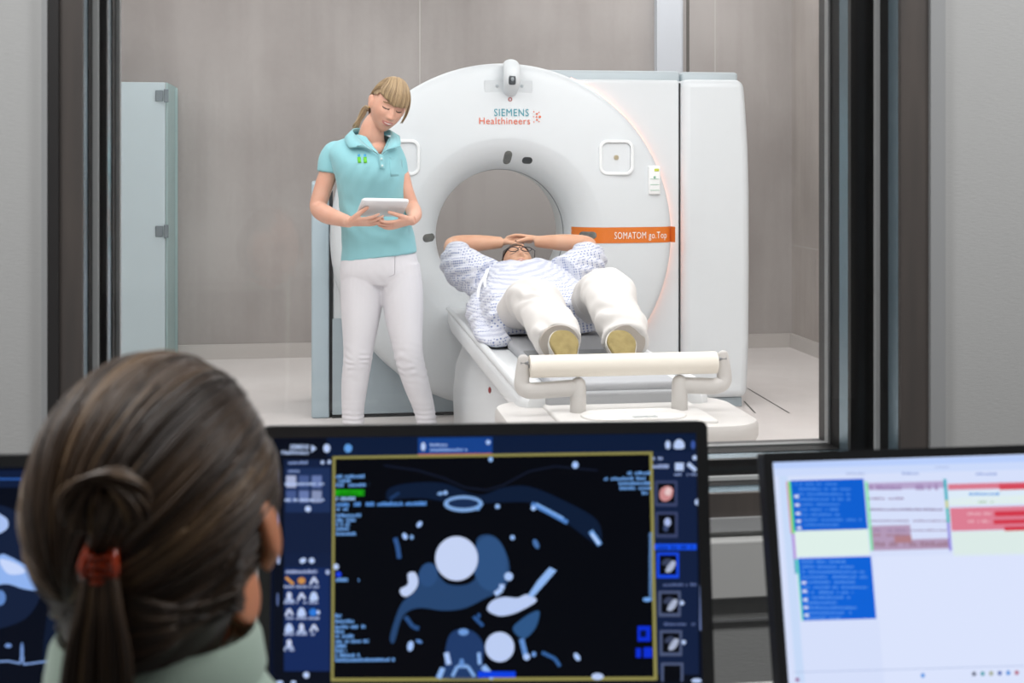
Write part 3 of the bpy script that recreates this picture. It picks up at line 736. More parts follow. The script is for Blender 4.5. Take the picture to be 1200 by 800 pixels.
# placket + buttons + breast pocket
b = new_bm(); quadstrip(b, [n(443.5, 180, -.126), n(444, 188, -.132), n(445, 197, -.136)], [n(449, 181, -.126), n(450, 189, -.132), n(451, 197.5, -.136)])
pk = finish('placket', b, M_polo, polo, autos=None); sd = pk.modifiers.new('s', 'SOLIDIFY'); sd.thickness = .004
for px, py, y in ((447, 186, -.135), (448, 194, -.140)):
    b = new_bm(); ell(b, n(px, py, y), (.0055, .003, .0055), seg=12, ring=8); finish('button', b, mat('button_pale', '#cfe6e4', .3), polo)
from mathutils.bvhtree import BVHTree
def drape(o_bm_obj, pts2d, off=.004):
    """drop local points along +y onto an object's mesh (same local space)"""
    me = o_bm_obj.data; t = bmesh.new(); t.from_mesh(me); tr = BVHTree.FromBMesh(t); out = []
    for p in pts2d:
        h = tr.ray_cast(V((p.x, -.6, p.z)), V((0, 1, 0))); out.append((h[0] - V((0, off, 0))) if h[0] else p)
    t.free(); return out
def decal(name, parent, target, poly_px, m, y=-.12, off=.005, thick=.002, sub=6):
    """patch with corners a,b,c,d (pixels) projected on target"""
    A, B, C_, D_ = [n(*q, y) for q in poly_px]; b = new_bm(); g = []
    for i in range(sub + 1):
        row = []
        for j in range(sub + 1):
            u, w = i / sub, j / sub; row.append((A * (1 - u) + B * u) * (1 - w) + (D_ * (1 - u) + C_ * u) * w)
        g.append(drape(target, row, off))
    vs = [[b.verts.new(p) for p in row] for row in g]
    for i in range(sub):
        for j in range(sub): b.faces.new((vs[i][j], vs[i + 1][j], vs[i + 1][j + 1], vs[i][j + 1]))
    o = finish(name, b, m, parent, autos=None); s = o.modifiers.new('s', 'SOLIDIFY'); s.thickness = thick; return o
decal('pocket', polo, polo, ((455, 184), (469.5, 187), (471, 206), (457.5, 207)), M_polo, off=.004)
for px in (418.5, 425.5):
    decal('badge_bar', polo, polo, ((px, 184), (px + 4, 183.6), (px + 5, 190.6), (px + 1.2, 191)), mat('badge_green', '#62c022', .6), thick=.001, sub=3)
    decal('badge_head', polo, polo, ((px + .4, 180.6), (px + 3, 180.4), (px + 3.3, 183), (px + .6, 183.2)), mat('badge_blue', '#3fa6dc', .6), thick=.001, sub=3)
# trousers
b = new_bm()
hips = [band_ring(401, 487, 296, .0, .108), band_ring(399, 490, 308, .0, .118), band_ring(398, 493, 320, .0, .118), band_ring(400, 494, 332, .005, .10)]
loft(b, dense(hips))
tube(b, [n(427, 312, 0), n(425, 340, 0), n(423, 370, -.01), n(420.5, 400, -.02), n(419, 420, -.025), n(415.5, 450, 0), n(414, 480, .02), n(414.5, 508, .03), n(414.5, 521, .03)], [.102, (.103, .105), (.089, .096), (.073, .082), (.067, .073), (.062, .07), (.052, .058), (.047, .05), (.048, .052)], n=30, sub=5, up=(0, 1, 0))
tube(b, [n(467, 312, 0), n(471, 340, -.01), n(473.5, 370, -.03), n(477, 400, -.05), n(480, 420, -.05), n(488.5, 450, -.02), n(497, 480, .01), n(501, 508, .02), n(502, 521, .02)], [.100, (.098, .105), (.088, .096), (.073, .082), (.067, .073), (.060, .068), (.050, .056), (.046, .05), (.047, .052)], n=30, sub=5, up=(0, 1, 0))
b = voxel(b, .0045, 4, .5)
zk = n(0, 424, 0).z
def tr_w(p):
    w = .0038 * sin(p.z * 190 + 30 * p.x + 5.5 * noise.noise(p * 11)) * ga(p.z - zk, .075) * (.45 + 1.1 * noise.noise(V((p.x * 22, p.y * 9, p.z * 16))))
    w += .003 * sin(p.z * 240 + 3 * noise.noise(p * 12)) * ga(p.z - .10, .10)
    w += .0014 * sin((p.z * 1.2 - abs(p.x - .02) * 1.4) * 85 + 2 * noise.noise(p * 7)) * ga(p.z - n(0, 330, 0).z, .06) * ga(p.x - .02, .09)
    w += noise.noise(V((p.x * 10, p.y * 10, p.z * 4))) * .004
    return w
displace(b, tr_w)
M_wtr = mat('trousers_white', '#dfdee3', .85, sheen=.1)
tr = finish('trousers', b, M_wtr, nur, autos=None)
# fly seam and pocket edge, shirt slit
b = new_bm(); pts = drape(tr, [n(463, y_, -.1) for y_ in range(297, 322, 3)] + [n(456, 324, -.1)], .0005); tube(b, pts, .0014, n=6); finish('fly_seam', b, mat('seam_grey', '#a9a7ad', .8), tr)
# shoes
for (px, yy) in ((414.5, .02), (502, .01)):
    b = new_bm(); c = n(px, 527, yy); rings = []
    for t, w, h, hz in ((.055, .024, .03, .05), (.03, .034, .045, .09), (-.03, .036, .05, .085), (-.09, .042, .035, .06), (-.15, .045, .028, .045), (-.19, .036, .02, .032), (-.205, .02, .012, .02)):
        rings.append([V((c.x + (w if px > 450 else w) * cos(2 * pi * k / 20), c.y + t, max(0.0, .5 * hz + .5 * hz * sin(2 * pi * k / 20)))) for k in range(20)])
    loft(b, dense(rings, 3)); finish('shoe', b, mat('shoe_white', '#dedede', .5), nur)
# hair
M_blond = hair_mat('hair_blond', '#8a7355', '#a38a68', '#bda37c')
tones = []
def strand(bm, pts, r, tone, nn=5, sub=3, store=None):
    a = len(bm.verts); k = len(pts)
    rad = [r * (.55 + .45 * sin(pi * min(1, (i + .6) / k * 1.05))) for i in range(k)]
    tube(bm, pts, rad, n=nn, sub=sub); store.extend([tone] * (len(bm.verts) - a))
def hair_cap(bm, M, fn_keep, grow=.009, store=None, tone=.35, seg=72, ring=60):
    t = bmesh.new(); bmesh.ops.create_uvsphere(t, u_segments=seg, v_segments=ring, radius=1)
    ff = [f for f in t.faces if not fn_keep(f.calc_center_median().normalized())]; bmesh.ops.delete(t, geom=ff, context='FACES')
    for v in t.verts:
        d = v.co.copy(); p = V((d.x * .0745, d.y * .094, d.z * .118))
        if d.z < 0 and d.y > 0: p.y *= 1 - .3 * (-d.z) ** 1.2
        v.co = p + d * grow
    a = len(bm.verts); merge(bm, t, M); store.extend([tone] * (len(bm.verts) - a))
b = new_bm()
keep = lambda d: not (abs(d.x) > .72 and -.35 < d.y < .42 and d.z < .24) and ((d.z > .62 + .1 * d.x) or (d.y > -.10 and d.z > -.28) or (d.y > .25 and d.z > -.75) or (d.y > -.35 and d.z > .32))
hair_cap(b, HM, keep, .008, tones)
def hp(d, g):  # head-local shell point
    d = V(d).normalized(); return HM @ (V((d.x * .0745, d.y * .094, d.z * .118)) + d * g)
rnd = random.Random(4)
# fringe
for i in range(300):
    x = rnd.uniform(-.80, .86); zend = .23 + .30 * max(0, -x - .15) - .08 * rnd.random() + .06 * abs(x)
    if x > .74: zend = -.35 * rnd.random() - .05
    g = .010 + rnd.random() * .008
    pts = []
    for k in range(7):
        t = k / 6; z = 1.0 + (zend - 1.0) * t ** 1.35; xx = x * (.25 + .75 * min(1, t * 1.25)) ** .9
        rem = max(0.02, 1 - min(.98, z * z) - min(.96, xx * xx) * .85); y = -sqrt(rem) * min(1, .15 + t * 1.6) if x < .75 else -sqrt(rem) * .6
        pts.append(hp((xx, y, z), g + .004 * sin(pi * t)))
    strand(b, pts, .0017 + .0008 * rnd.random(), rnd.random(), store=tones)
# sides and back, swept to the ponytail
PT = hp((-.35, .85, -.55), .012)
for i in range(340):
    a = rnd.uniform(-1, 1)
    s = -1 if rnd.random() < .6 else 1
    st = V((s * rnd.uniform(.05, .75), rnd.uniform(-.55, .5), rnd.uniform(.35, .95))).normalized(); en = V((-.30, .85, -.50)).normalized()
    if st.y < -.1 and abs(st.x) < .55: st.y = -.1; st.normalize()
    g = .009 + rnd.random() * .006; om = st.angle(en)
    pts = [hp((st * sin((1 - t) * om) + en * sin(t * om)) / sin(om), g) for t in [k / 6 for k in range(7)]]
    HI = HM.inverted()
    if any((lambda q: abs(q.x) > .062 and -.03 < q.y < .042 and q.z < .022)(HI @ q) for q in pts): continue
    strand(b, pts, .0017 + .0008 * rnd.random(), rnd.random(), store=tones)
# ponytail
for i in range(80):
    o = V((rnd.uniform(-1, 1), rnd.uniform(-1, 1), rnd.uniform(-1, 1))) * .010
    e = n(416 + rnd.uniform(-3, 4), 149 + rnd.uniform(-4, 5), .075)
    strand(b, [PT + o * .5, n(430, 126, .085) + o, n(423, 137, .085) + o, e], .0024, rnd.random(), store=tones)
hair_finish('hair', b, tones, M_blond, nur, autos=None)
b = new_bm(); e = HM @ V((-.078, .004, -.030)); ell(b, e, (.004, .004, .004), seg=12, ring=8); finish('earring', b, mat('gold', '#c8a24a', .25, metal=1), nur)
# tablet held in both hands: back facing camera
A, B_, C_, D_ = n(429, 231, -.33), n(480, 236.5, -.27), n(469, 250.5, -.14), n(415, 254, -.20)
tb_c = (A + B_ + C_ + D_) / 4; ux = ((B_ - A) + (C_ - D_)).normalized(); uy = ((A - D_) + (B_ - C_)); uy = (uy - ux * uy.dot(ux)).normalized(); uz = ux.cross(uy)
if uz.y > 0: uz = -uz   # outward (toward camera) normal
RZ = Matrix.Rotation(-PSI, 4, 'Z')
TM = Matrix.Translation(nur.location) @ RZ @ Matrix.Translation(tb_c) @ Matrix((ux, uy, uz)).transposed().to_4x4()
tabm = thing('tablet_computer', 'white tablet computer held flat in both hands of the standing woman', 'tablet')
tabm.matrix_world = TM
b = new_bm(); w, h = .212, .160
loft(b, [[V((x, y, z)) for x, y in rrect(w - i, h - i, .016, 6)] for z, i in ((-.008, .006), (-.006, .001), (.002, 0), (.006, .003), (.008, .010))]); finish('case', b, mat('tablet_white', '#eceef0', .35), tabm)
b = new_bm(); box(b, -w / 2 + .012, w / 2 - .012, -h / 2 + .01, h / 2 - .01, -.0095, -.008); finish('screen', b, mat('tablet_screen', '#1c2126', .1), tabm, smooth=False)

# ---------------------------------------------------------------- patient
pat = thing('reclining_person', 'person lying on the scanner couch in patterned gown, white trousers and tan-soled shoes', 'person', (TX, 5.9, 0))
def p(px, py, D): q = P(px, py, D); return V((q.x - TX, q.y - 5.9, q.z))
PH = p(607, 300, 6.72); PH.z = .835
# face up: head-local z (crown) -> +Y world, head-local -y (front) -> +Z
PM = Matrix.Translation(PH) @ Matrix.Rotation(R(-90 + 34), 4, 'X')
b = new_bm(); add_head(b, PM, smile=0)
tube(b, [PM @ V((0, .02, -.05)), PM @ V((0, .025, -.12)), p(612, 320, 6.50)], [.055, .055, .065], n=20, sub=4)
ell(b, p(615, 325, 6.42), (.16, .12, .07))
eL, eR = p(530, 287.5, 6.74), p(689, 287, 6.70); sL, sR = p(562, 322, 6.50), p(668, 318, 6.46); wL, wR = p(588, 284, 6.80), p(628, 283, 6.80)
tube(b, [sL, (sL + eL) / 2 - V((.02, 0, 0)), eL, (eL * .55 + wL * .45) + V((0, 0, .004)), wL], [.05, .048, .041, .042, .028], n=20, sub=5)
tube(b, [sR, (sR + eR) / 2 + V((.02, 0, 0)), eR, (eR * .55 + wR * .45) + V((0, 0, .004)), wR], [.05, .048, .041, .042, .028], n=20, sub=5)
hand(b, wL, V((.9, .1, .12)), (0, -.2, -1), -1, curl=14, spread=6, scale=.95)
hand(b, wR + V((0, .01, .012)), V((-.9, .12, .18)), (0, -.2, -1), 1, curl=14, spread=6, scale=.95)
b = voxel(b, .0045, 2, .5); face_paint(b, PM, 1, 2, 3, None, smile=0)
finish('body', b, M_skin2, pat, autos=None, mats=[M_skin2, mat('lips2', '#b87066', .5), MATS['lash'], MATS['teeth']])
# hair
b = new_bm(); tones = []
HMs = HM; HM = PM
hair_cap(b, PM, lambda d: (d.z > .5) or (d.y > .1 and d.z > -.3), .006, tones)
for i in range(70):
    st = V((rnd.uniform(-.7, .7), -.55, rnd.uniform(.5, .8))).normalized(); en = V((rnd.uniform(-.6, .6), .7, rnd.uniform(.1, .8))).normalized(); om = st.angle(en)
    strand(b, [hp((st * sin((1 - t) * om) + en * sin(t * om)) / sin(om), .008) for t in [k / 5 for k in range(6)]], .004, rnd.random(), store=tones)
hair_finish('hair', b, tones, hair_mat('hair_greybrown', '#4b4038', '#6c5c4f', '#8d7c6c'), pat, autos=None)
# glasses
b = new_bm()
for s in (-1, 1):
    pts = [PM @ V((s * .033 + .026 * cos(a), -.104, .006 + .018 * sin(a))) for a in [2 * pi * k / 16 for k in range(17)]]; tube(b, pts, .0022, n=6)
    tube(b, [PM @ V((s * .059, -.104, .012)), PM @ V((s * .078, -.09, .010)), PM @ V((s * .08, .0, .006))], .002, n=6)
tube(b, [PM @ V((-.009, -.106, .010)), PM @ V((0, -.113, .013)), PM @ V((.009, -.106, .010))], .0022, n=6)
finish('eyeglasses', b, mat('glasses_dark', '#2e2c38', .3), pat)
# gown
def half(cy, cx, hwl, hwr, ztop, zb=TZ + .043, e=2.4, nn=40):
    pts = []
    for k in range(nn):
        a = 2 * pi * k / nn; ca, sa = cos(a), sin(a); hw = hwr if ca > 0 else hwl
        zm = zb + (ztop - zb) * .38
        x = cx + hw * abs(ca) ** (2 / e) * (1 if ca > 0 else -1)
        z = zm + ((ztop - zm) if sa > 0 else (zm - zb)) * abs(sa) ** (2 / (e if sa > 0 else 4)) * (1 if sa > 0 else -1)
        pts.append(V((x, cy - 5.9, z)))
    return pts
def cxat(px, D): return p(px, 300, D).x
b = new_bm()
g = [half(6.62, cxat(614, 6.75), .10, .10, .87), half(6.52, cxat(614, 6.65), .20, .19, .88), half(6.40, cxat(616, 6.5), .235, .225, .885), half(6.22, cxat(620, 6.35), .24, .225, .875), half(6.05, cxat(628, 6.2), .255, .225, .86), half(5.88, cxat(635, 6.0), .27, .23, .84), half(5.74, cxat(642, 5.9), .28, .235, .80), half(5.66, cxat(645, 5.8), .27, .23, .76)]
loft(b, dense(g))
for s_, e_, o in ((sL, eL, -1), (sR, eR, 1)):
    mid = (s_ + e_) / 2
    tube(b, [s_ - V((o * .03, .02, .02)), mid + V((o * .02, -.03, -.03)), e_ * .86 + s_ * .14 + V((o * .0, -.025, -.03))], [.095, .098, .075], n=26, sub=5)
# hanging flap at the left, lying on the table top
A1 = p(574, 372, 5.95); A2 = p(590, 392, 5.62)
tube(b, [V((-.22, .45, .70)), V((-.262, .2, .665)), V((-.275, -.05, .64)), V((-.27, -.22, .625)), V((-.25, -.34, .615))], [(.05, .10), (.05, .075), (.05, .05), (.06, .035), (.055, .02)], n=20, sub=5, round_ends=True)
b = voxel(b, .006, 5, .5)
def gown_w(q):
    t = noise.noise(q * 6) * .012 + noise.noise(q * 14) * .006
    t += .006 * sin(q.x * 46 + 4 * noise.noise(q * 4) + q.y * 14)
    t += .0045 * sin((q.z * 1.3 + q.y * .5) * 80 + 3 * noise.noise(q * 6)) * sm(.18, .26, abs(q.x)) - .006 * sin(q.x * 46 + 4 * noise.noise(q * 4) + q.y * 14) * sm(.8, .85, q.z) * .7
    return t * sm(.60, .66, q.z)
displace(b, gown_w)
zn = PH
def gown_cut(c):   # V neckline on top of the chest
    return c.y > .50 and c.z > .80 and abs(c.x - cxat(612, 6.6)) < .02 + (c.y - .50) * .42
ff = [f for f in b.faces if gown_cut(f.calc_center_median())]; bmesh.ops.delete(b, geom=ff, context='FACES')
def gown_mat():
    m = mat('gown_cloth', '#dfe3ee', .9, sheen=.15); nt = m.node_tree; bs = nt.nodes['Principled BSDF']; tc = nt.nodes['Texture Coordinate'] if 'Texture Coordinate' in nt.nodes else nt.nodes.new('ShaderNodeTexCoord')
    mp = nt.nodes.new('ShaderNodeMapping'); mp.inputs['Rotation'].default_value = (0, R(8), R(38)); vo = nt.nodes.new('ShaderNodeTexVoronoi'); vo.inputs['Scale'].default_value = 85; vo.inputs['Randomness'].default_value = .12
    lt = nt.nodes.new('ShaderNodeMath'); lt.operation = 'LESS_THAN'; lt.inputs[1].default_value = .34
    mx = nt.nodes.new('ShaderNodeMix'); mx.data_type = 'RGBA'; mx.inputs[6].default_value = lin('#dadde7'); mx.inputs[7].default_value = lin('#6f7eae')
    nt.links.new(tc.outputs['Object'], mp.inputs[0]); nt.links.new(mp.outputs[0], vo.inputs['Vector']); nt.links.new(vo.outputs['Distance'], lt.inputs[0]); nt.links.new(lt.outputs[0], mx.inputs[0]); nt.links.new(mx.outputs[2], bs.inputs['Base Color']); return m
gown = finish('hospital_gown', b, gown_mat(), pat, autos=None)
sd = gown.modifiers.new('s', 'SOLIDIFY'); sd.thickness = .003; sd.offset = 1
b = new_bm(); tube(b, [p(572, 315, 6.35), p(562, 335, 6.22), p(560, 348, 6.15), p(556, 360, 6.1)], [(.007, .002)] * 4, n=8, sub=4)
tube(b, [p(572, 315, 6.35), p(568, 330, 6.2), p(572, 345, 6.1)], [(.006, .002)] * 3, n=8, sub=4); finish('gown_tie', b, mat('tie_white', '#e9eaee', .8), gown)
# trousers
b = new_bm()
pel = half(5.95, cxat(640, 6.05), .19, .19, .80); loft(b, [half(6.0, cxat(636, 6.1), .16, .16, .74), half(5.85, cxat(641, 6.0), .20, .20, .77), half(5.72, cxat(645, 5.85), .21, .21, .75)])
legs = (((618, 372, 5.93), (616, 362, 5.74), (624, 352, 5.56), (636, 365, 5.38), (648, 385, 5.20), (655, 401, 5.08)), ((683, 364, 5.93), (699, 350, 5.74), (708, 341, 5.56), (718, 358, 5.38), (728, 382, 5.20), (733, 401, 5.08)))
for lg in legs:
    tube(b, [p(*q) for q in lg], [(.09, .09), (.105, .095), (.106, .092), (.100, .086), (.092, .080), (.088, .078)], n=30, sub=6, up=(0, 0, 1))
b = voxel(b, .006, 4, .5)
def pt_w(q):
    return noise.noise(q * 7) * .014 + .006 * noise.noise(q * 17) + .0075 * sin(q.y * 42 + q.x * 55 + q.z * 25 + 6 * noise.noise(q * 6)) * (.6 + noise.noise(q * 5 + V((3, 1, 2))))
displace(b, pt_w)
ptr = finish('trousers', b, mat('patient_trousers', '#d9d6d3', .85, sheen=.1), pat, autos=None)
# cuff insides and shoes
for i, (px, py) in enumerate(((662, 405), (729.5, 404.5))):
    c = p(px, py, 4.93)
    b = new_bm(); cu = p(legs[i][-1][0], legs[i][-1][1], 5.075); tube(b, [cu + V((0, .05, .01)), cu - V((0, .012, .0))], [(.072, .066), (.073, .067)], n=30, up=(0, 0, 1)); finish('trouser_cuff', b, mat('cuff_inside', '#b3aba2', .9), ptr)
    # sole plane leaning back: heel low & near, toe high & far
    dd = V((0, sin(R(50)), cos(R(50)))); nn_ = V((0, -cos(R(50)), sin(R(50)))); sx = V((1, 0, 0))
    heel = V((c.x, c.y - .06, TZ + .037 + .012))
    def sole(off, k, sh=0):
        out = []
        for j in range(28):
            a = 2 * pi * j / 28; t = .5 - .5 * cos(a); side = sin(a)
            w = (.040 + .018 * sm(.35, .75, t)) * (abs(side) ** .75) * (1 if side > 0 else -1) * k
            out.append(heel + dd * (-.028 + .19 * t * k + .0 + (1 - k) * .09) + sx * w + nn_ * off)
        return out
    b = new_bm(); loft(b, [sole(-.018, .97), sole(0, 1), sole(.006, .98), sole(.009, .9)]); so = finish('shoe_sole', b, mat('sole_tan', '#988858', .85, vary=('#85764a', 40)), pat)
    b = new_bm(); loft(b, [sole(-.085, .42), sole(-.075, .72), sole(-.05, .93), sole(-.02, 1.07), sole(-.004, 1.07)]); finish('shoe', b, mat('shoe_grey', '#e1ddd6', .6, vary=('#8b8b88', 22)), pat)
# head cushion
cus = thing('head_cushion', 'white head cushion under the lying person, on the couch', 'cushion', (TX, PH.y + 5.9, 0))
b = new_bm(); rbox(b, -.22, .2, -.20, .20, TZ + .036, TZ + .13, .035, 5); finish('cushion', b, mat('cushion_white', '#dadada', .7), cus)

# ================================================================ MONITORS
def mon_frame(px_tl, py_tl, D, rz, tilt, roll=0):
    M = Matrix.Translation(P(px_tl, py_tl, D)) @ Matrix.Rotation(rz, 4, 'Z') @ Matrix.Rotation(-tilt, 4, 'X') @ Matrix.Rotation(-roll, 4, 'Y'); return M
DESKZ = .70
def monitor(label, px, py, D, rz, tilt, W, H, bez, bez_m, roll=0, screen_bg='#0b1226', name='computer_monitor', r=.008):
    """px,py = top-left outer corner; local x right, z down negative"""
    M = mon_frame(px, py, D, rz, tilt, roll)
    centre = M @ V((W / 2, .03, -H)); root = thing(name, label, 'monitor', (centre.x, centre.y, DESKZ), rz, 'computer monitors on the desk')
    Ri = (Matrix.Translation(root.location) @ Matrix.Rotation(rz, 4, 'Z')).inverted(); L = Ri @ M
    b = new_bm(); prism(b, [(x + W / 2, z - H / 2) for x, z in rrect(W, H, r, 5)], 0, .012, hole=[(x + W / 2, z - H / 2) for x, z in rrect(W - 2 * bez, H - 2 * bez, .001, 5)], f=lambda x, y, z: L @ V((x, y, z)))
    finish('bezel', b, bez_m, root, autos=30)
    b = new_bm(); rr2 = [(x + W / 2, z - H / 2) for x, z in rrect(W, H, r, 5)]; rr3 = [(x + W / 2, z - H / 2) for x, z in rrect(W * .8, H * .7, .03, 5)]
    loft(b, [[L @ V((x, .0121, z)) for x, z in rr2], [L @ V((x, .022, z)) for x, z in rr2], [L @ V((x, .045, z)) for x, z in rr3]]); finish('back_shell', b, bez_m, root, autos=30)
    b = new_bm(); vs = [b.verts.new(L @ V(q)) for q in ((bez, .004, -bez), (W - bez, .004, -bez), (W - bez, .004, -H + bez), (bez, .004, -H + bez))]; b.faces.new(vs)
    scr = finish('screen', b, glow('screen_bg_' + screen_bg, screen_bg), root, smooth=False)
    # stand
    bc = L @ V((W / 2, .04, -H * .75)); b = new_bm()
    tube(b, [bc, V((bc.x, bc.y + .03, bc.z - .03)), V((bc.x, bc.y + .04, .01))], [(.03, .012), (.03, .014), (.035, .014)], n=14, sub=3, up=(0, 1, 0)); finish('stand', b, bez_m, root)
    b = new_bm(); loft(b, [[V((bc.x + x, bc.y - .005 + y, z)) for x, y in rrect(.20 - i, .11 - i, .04, 6)] for z, i in ((0.0005, 0), (.008, 0), (.012, .01))]); finish('stand_base', b, bez_m, root)
    n0 = (M.to_3x3() @ V((0, 1, 0))); o0 = M @ V((0, .004, 0)); Mi = M.inverted()
    def loc(pxx, pyy, k=0):     # photo position of a mark -> root-local point on the screen, k = layer
        rr = ray(pxx, pyy); t = (o0 - V((0, 0, CAMZ))).dot(n0) / rr.dot(n0); q = Mi @ (V((0, 0, CAMZ)) + rr * t)
        q.x = max(bez, min(W - bez, q.x)); q.z = max(-H + bez, min(-bez, q.z)); return L @ V((q.x, .004 - .00025 * k, q.z))
    return root, scr, loc
class Marks:
    """flat marks on a screen, one mesh, one material slot per colour"""
    def __init__(s, loc): s.b = new_bm(); s.m = []; s.loc = loc
    def idx(s, c, es=1.0):
        m = glow('px_%s_%.2f' % (c, es), c, es)
        if m not in s.m: s.m.append(m)
        return s.m.index(m)
    def poly(s, pts, c, k=1, es=1.0):
        vs = [s.b.verts.new(s.loc(x, y, k)) for x, y in pts]
        try: f = s.b.faces.new(vs); f.material_index = s.idx(c, es)
        except ValueError: pass
    def rect(s, x0, y0, x1, y1, c, k=1, sl=0.0, es=1.0): s.poly([(x0, y0), (x1, y0 + sl * (x1 - x0)), (x1, y1 + sl * (x1 - x0)), (x0, y1)], c, k, es)
    def oval(s, cx, cy, rx, ry, c, k=1, rot=0, n=28, jag=0):
        pts = []
        for i in range(n):
            a = 2 * pi * i / n; j = 1 + jag * noise.noise(V((cos(a) * 2 + cx, sin(a) * 2 + cy, 0))); x, y = rx * cos(a) * j, ry * sin(a) * j
            pts.append((cx + x * cos(R(rot)) - y * sin(R(rot)), cy + x * sin(R(rot)) + y * cos(R(rot))))
        s.poly(pts, c, k)
    def blob(s, pts, c, k=1, sub=5):
        q = cr([tuple(x) for x in pts[-1:] + pts + pts[:2]], sub); q = q[sub:sub * (len(pts) + 1)]
        s.poly(q, c, k)
    def line(s, pts, w, c, k=1):
        for (x0, y0), (x1, y1) in zip(pts, pts[1:]):
            L = math.hypot(x1 - x0, y1 - y0) or 1; nx, ny = -(y1 - y0) / L * w / 2, (x1 - x0) / L * w / 2
            s.poly([(x0 + nx, y0 + ny), (x1 + nx, y1 + ny), (x1 - nx, y1 - ny), (x0 - nx, y0 - ny)], c, k)
    def words(s, x0, x1, y, h, c, k=3, seed=0, sl=-.012):
        """an unreadable row of tiny text: short strokes"""
        rd = random.Random(seed + int(x0 * 7 + y * 13)); x = x0
        while x < x1:
            w = rd.uniform(1.2, 2.6); hh = h * rd.uniform(.6, 1)
            if rd.random() > .13: s.rect(x, y - hh + sl * (x - x0), min(x + w, x1), y + sl * (x - x0), c, k)
            x += w + .75
    def done(s, name, parent): 
        o = finish(name, s.b, None, parent, smooth=False, mats=s.m); return o
M1, S1, L1 = monitor('middle monitor showing a dark blue chest CT slice inside a yellow border', 306, 499.5, 1.58, -PSI + R(3.6), R(8), .522, .335, .0135, M_black, roll=R(-.0))
k = Marks(L1)
NAVY, NAVY2 = '#13203f', '#1a2d55'
k.rect(320, 512, 824, 900, '#0a0f1c', 1)
k.rect(383, 513, 822, 535, '#0e1c38', 2, sl=-.012); k.rect(490, 513, 577, 531.5, '#17418a', 3, sl=-.012); k.rect(490, 532, 577, 534.5, '#cf6c5c', 4, sl=-.012)
k.rect(333, 538, 388, 786, NAVY, 2); k.rect(335, 548, 387, 600, '#1d2f57', 3); k.rect(333, 600, 387, 648, '#131f3c', 3); k.rect(333, 665, 386, 786, '#15295a', 3)
k.rect(766, 528, 819, 790, NAVY, 2); k.rect(390, 534, 766, 797, '#05070e', 2, sl=-.006)
# yellow border
k.poly([(390.5, 534.5), (764, 529), (764, 532), (390.5, 537.5)], '#8f8a50', 5); k.poly([(390, 534.5), (393, 534.5), (391, 798), (388, 798)], '#8f8a50', 5)
k.poly([(761, 529), (764.5, 529), (770, 796), (766, 796)], '#8f8a50', 5); k.poly([(388, 794), (770, 792.5), (770, 796.5), (388, 798)], '#8f8a50', 5)
# logo + top icons
WB = '#b7cbf2'
def scr_text(mk, s, x0, x1, y, h, c, kk=4):
    a = mk.loc(x0, y, kk); bq = mk.loc(x1, y, kk); up = mk.loc(x0, y - h, kk) - a; dx = (bq - a)
    i = mk.idx(c); text(mk.b, s, 1.0, lambda u, v, d: a + dx * u + up * v, height=1.0, bold=.02, mi=i)
scr_text(k, 'SIEMENS', 340, 362, 526, 5.5, WB); scr_text(k, 'Healthineers', 330, 362, 532, 5, WB)
k.poly([(365, 521), (371, 525), (365, 530)], WB, 4); k.oval(383, 525, 4, 5, WB, 4); k.oval(408, 525, 4.5, 5, '#5f9be0', 4); k.oval(496, 523, 2.6, 5, WB, 5)
k.words(504, 525, 522.5, 3.2, '#9fb9ea', 5); k.words(504, 548, 528.5, 3.2, '#8fb0ea', 5); k.oval(572, 518, 2.6, 2.6, '#a9c4f5', 5); k.oval(575, 538, 2.6, 2.8, '#8fb8f0', 6)
k.words(338, 361, 543.5, 3.6, '#8ba1d2', 4); k.oval(378, 541.5, 2, 2.2, WB, 4); k.oval(386, 541, 2, 2.2, WB, 4); k.words(338, 352, 553, 3, '#8ba1d2', 4)
for r in range(2):
    for c in range(3): k.rect(335.5 + c * 15, 557 + r * 17.5, 347 + c * 15, 571 + r * 17.5, ('#8490b4', '#46598c', '#6678ab')[(c + r) % 3] if not (c == 0 and r == 0) else '#a5afd0', 4); k.words(334 + c * 15, 350 + c * 15, 568 + r * 19, 3, WB, 5, seed=r)
k.oval(361, 596, 3.5, 3.5, WB, 4); k.oval(355, 656.5, 4, 3, WB, 4, rot=-30); k.oval(365.5, 656.5, 3.3, 3.3, WB, 4)
k.words(335, 372, 671.5, 4, '#a6b5dc', 4); k.oval(384, 670, 2.4, 2.8, '#a6b5dc', 4)
for r in range(5):
    for c in range(3):
        if r == 4 and c: continue
        x, y = 339 + c * 14.5, 680 + r * 18.5; col = WB
        if (r, c) == (0, 0): k.line([(335, 676), (344, 684)], 3, '#d79a4a', 5)
        elif (r, c) == (0, 1): k.oval(x, y, 4.5, 4, '#c48c4c', 5)
        elif (r, c) == (2, 2): k.oval(x - 1, y, 4.5, 4.5, '#2d76d6', 5); k.oval(x + 5, y, 2, 2.5, WB, 5)
        elif (r + c) % 3 == 0: k.blob([(x - 5, y + 4), (x - 3, y - 4), (x + 2, y - 5), (x + 5, y + 3), (x, y + 5)], WB, 5)
        elif (r + c) % 3 == 1: k.oval(x, y - 1, 3, 4.5, '#c2cdea', 5); k.line([(x - 5, y + 4), (x + 5, y + 4)], 2, WB, 5)
        else: k.line([(x - 4, y + 4), (x, y - 4), (x + 4, y + 3)], 3, '#c2cdea', 5)
        k.words(x - 6, x + 6, y + 8.5, 3.5, '#a9b8de', 4, seed=c)
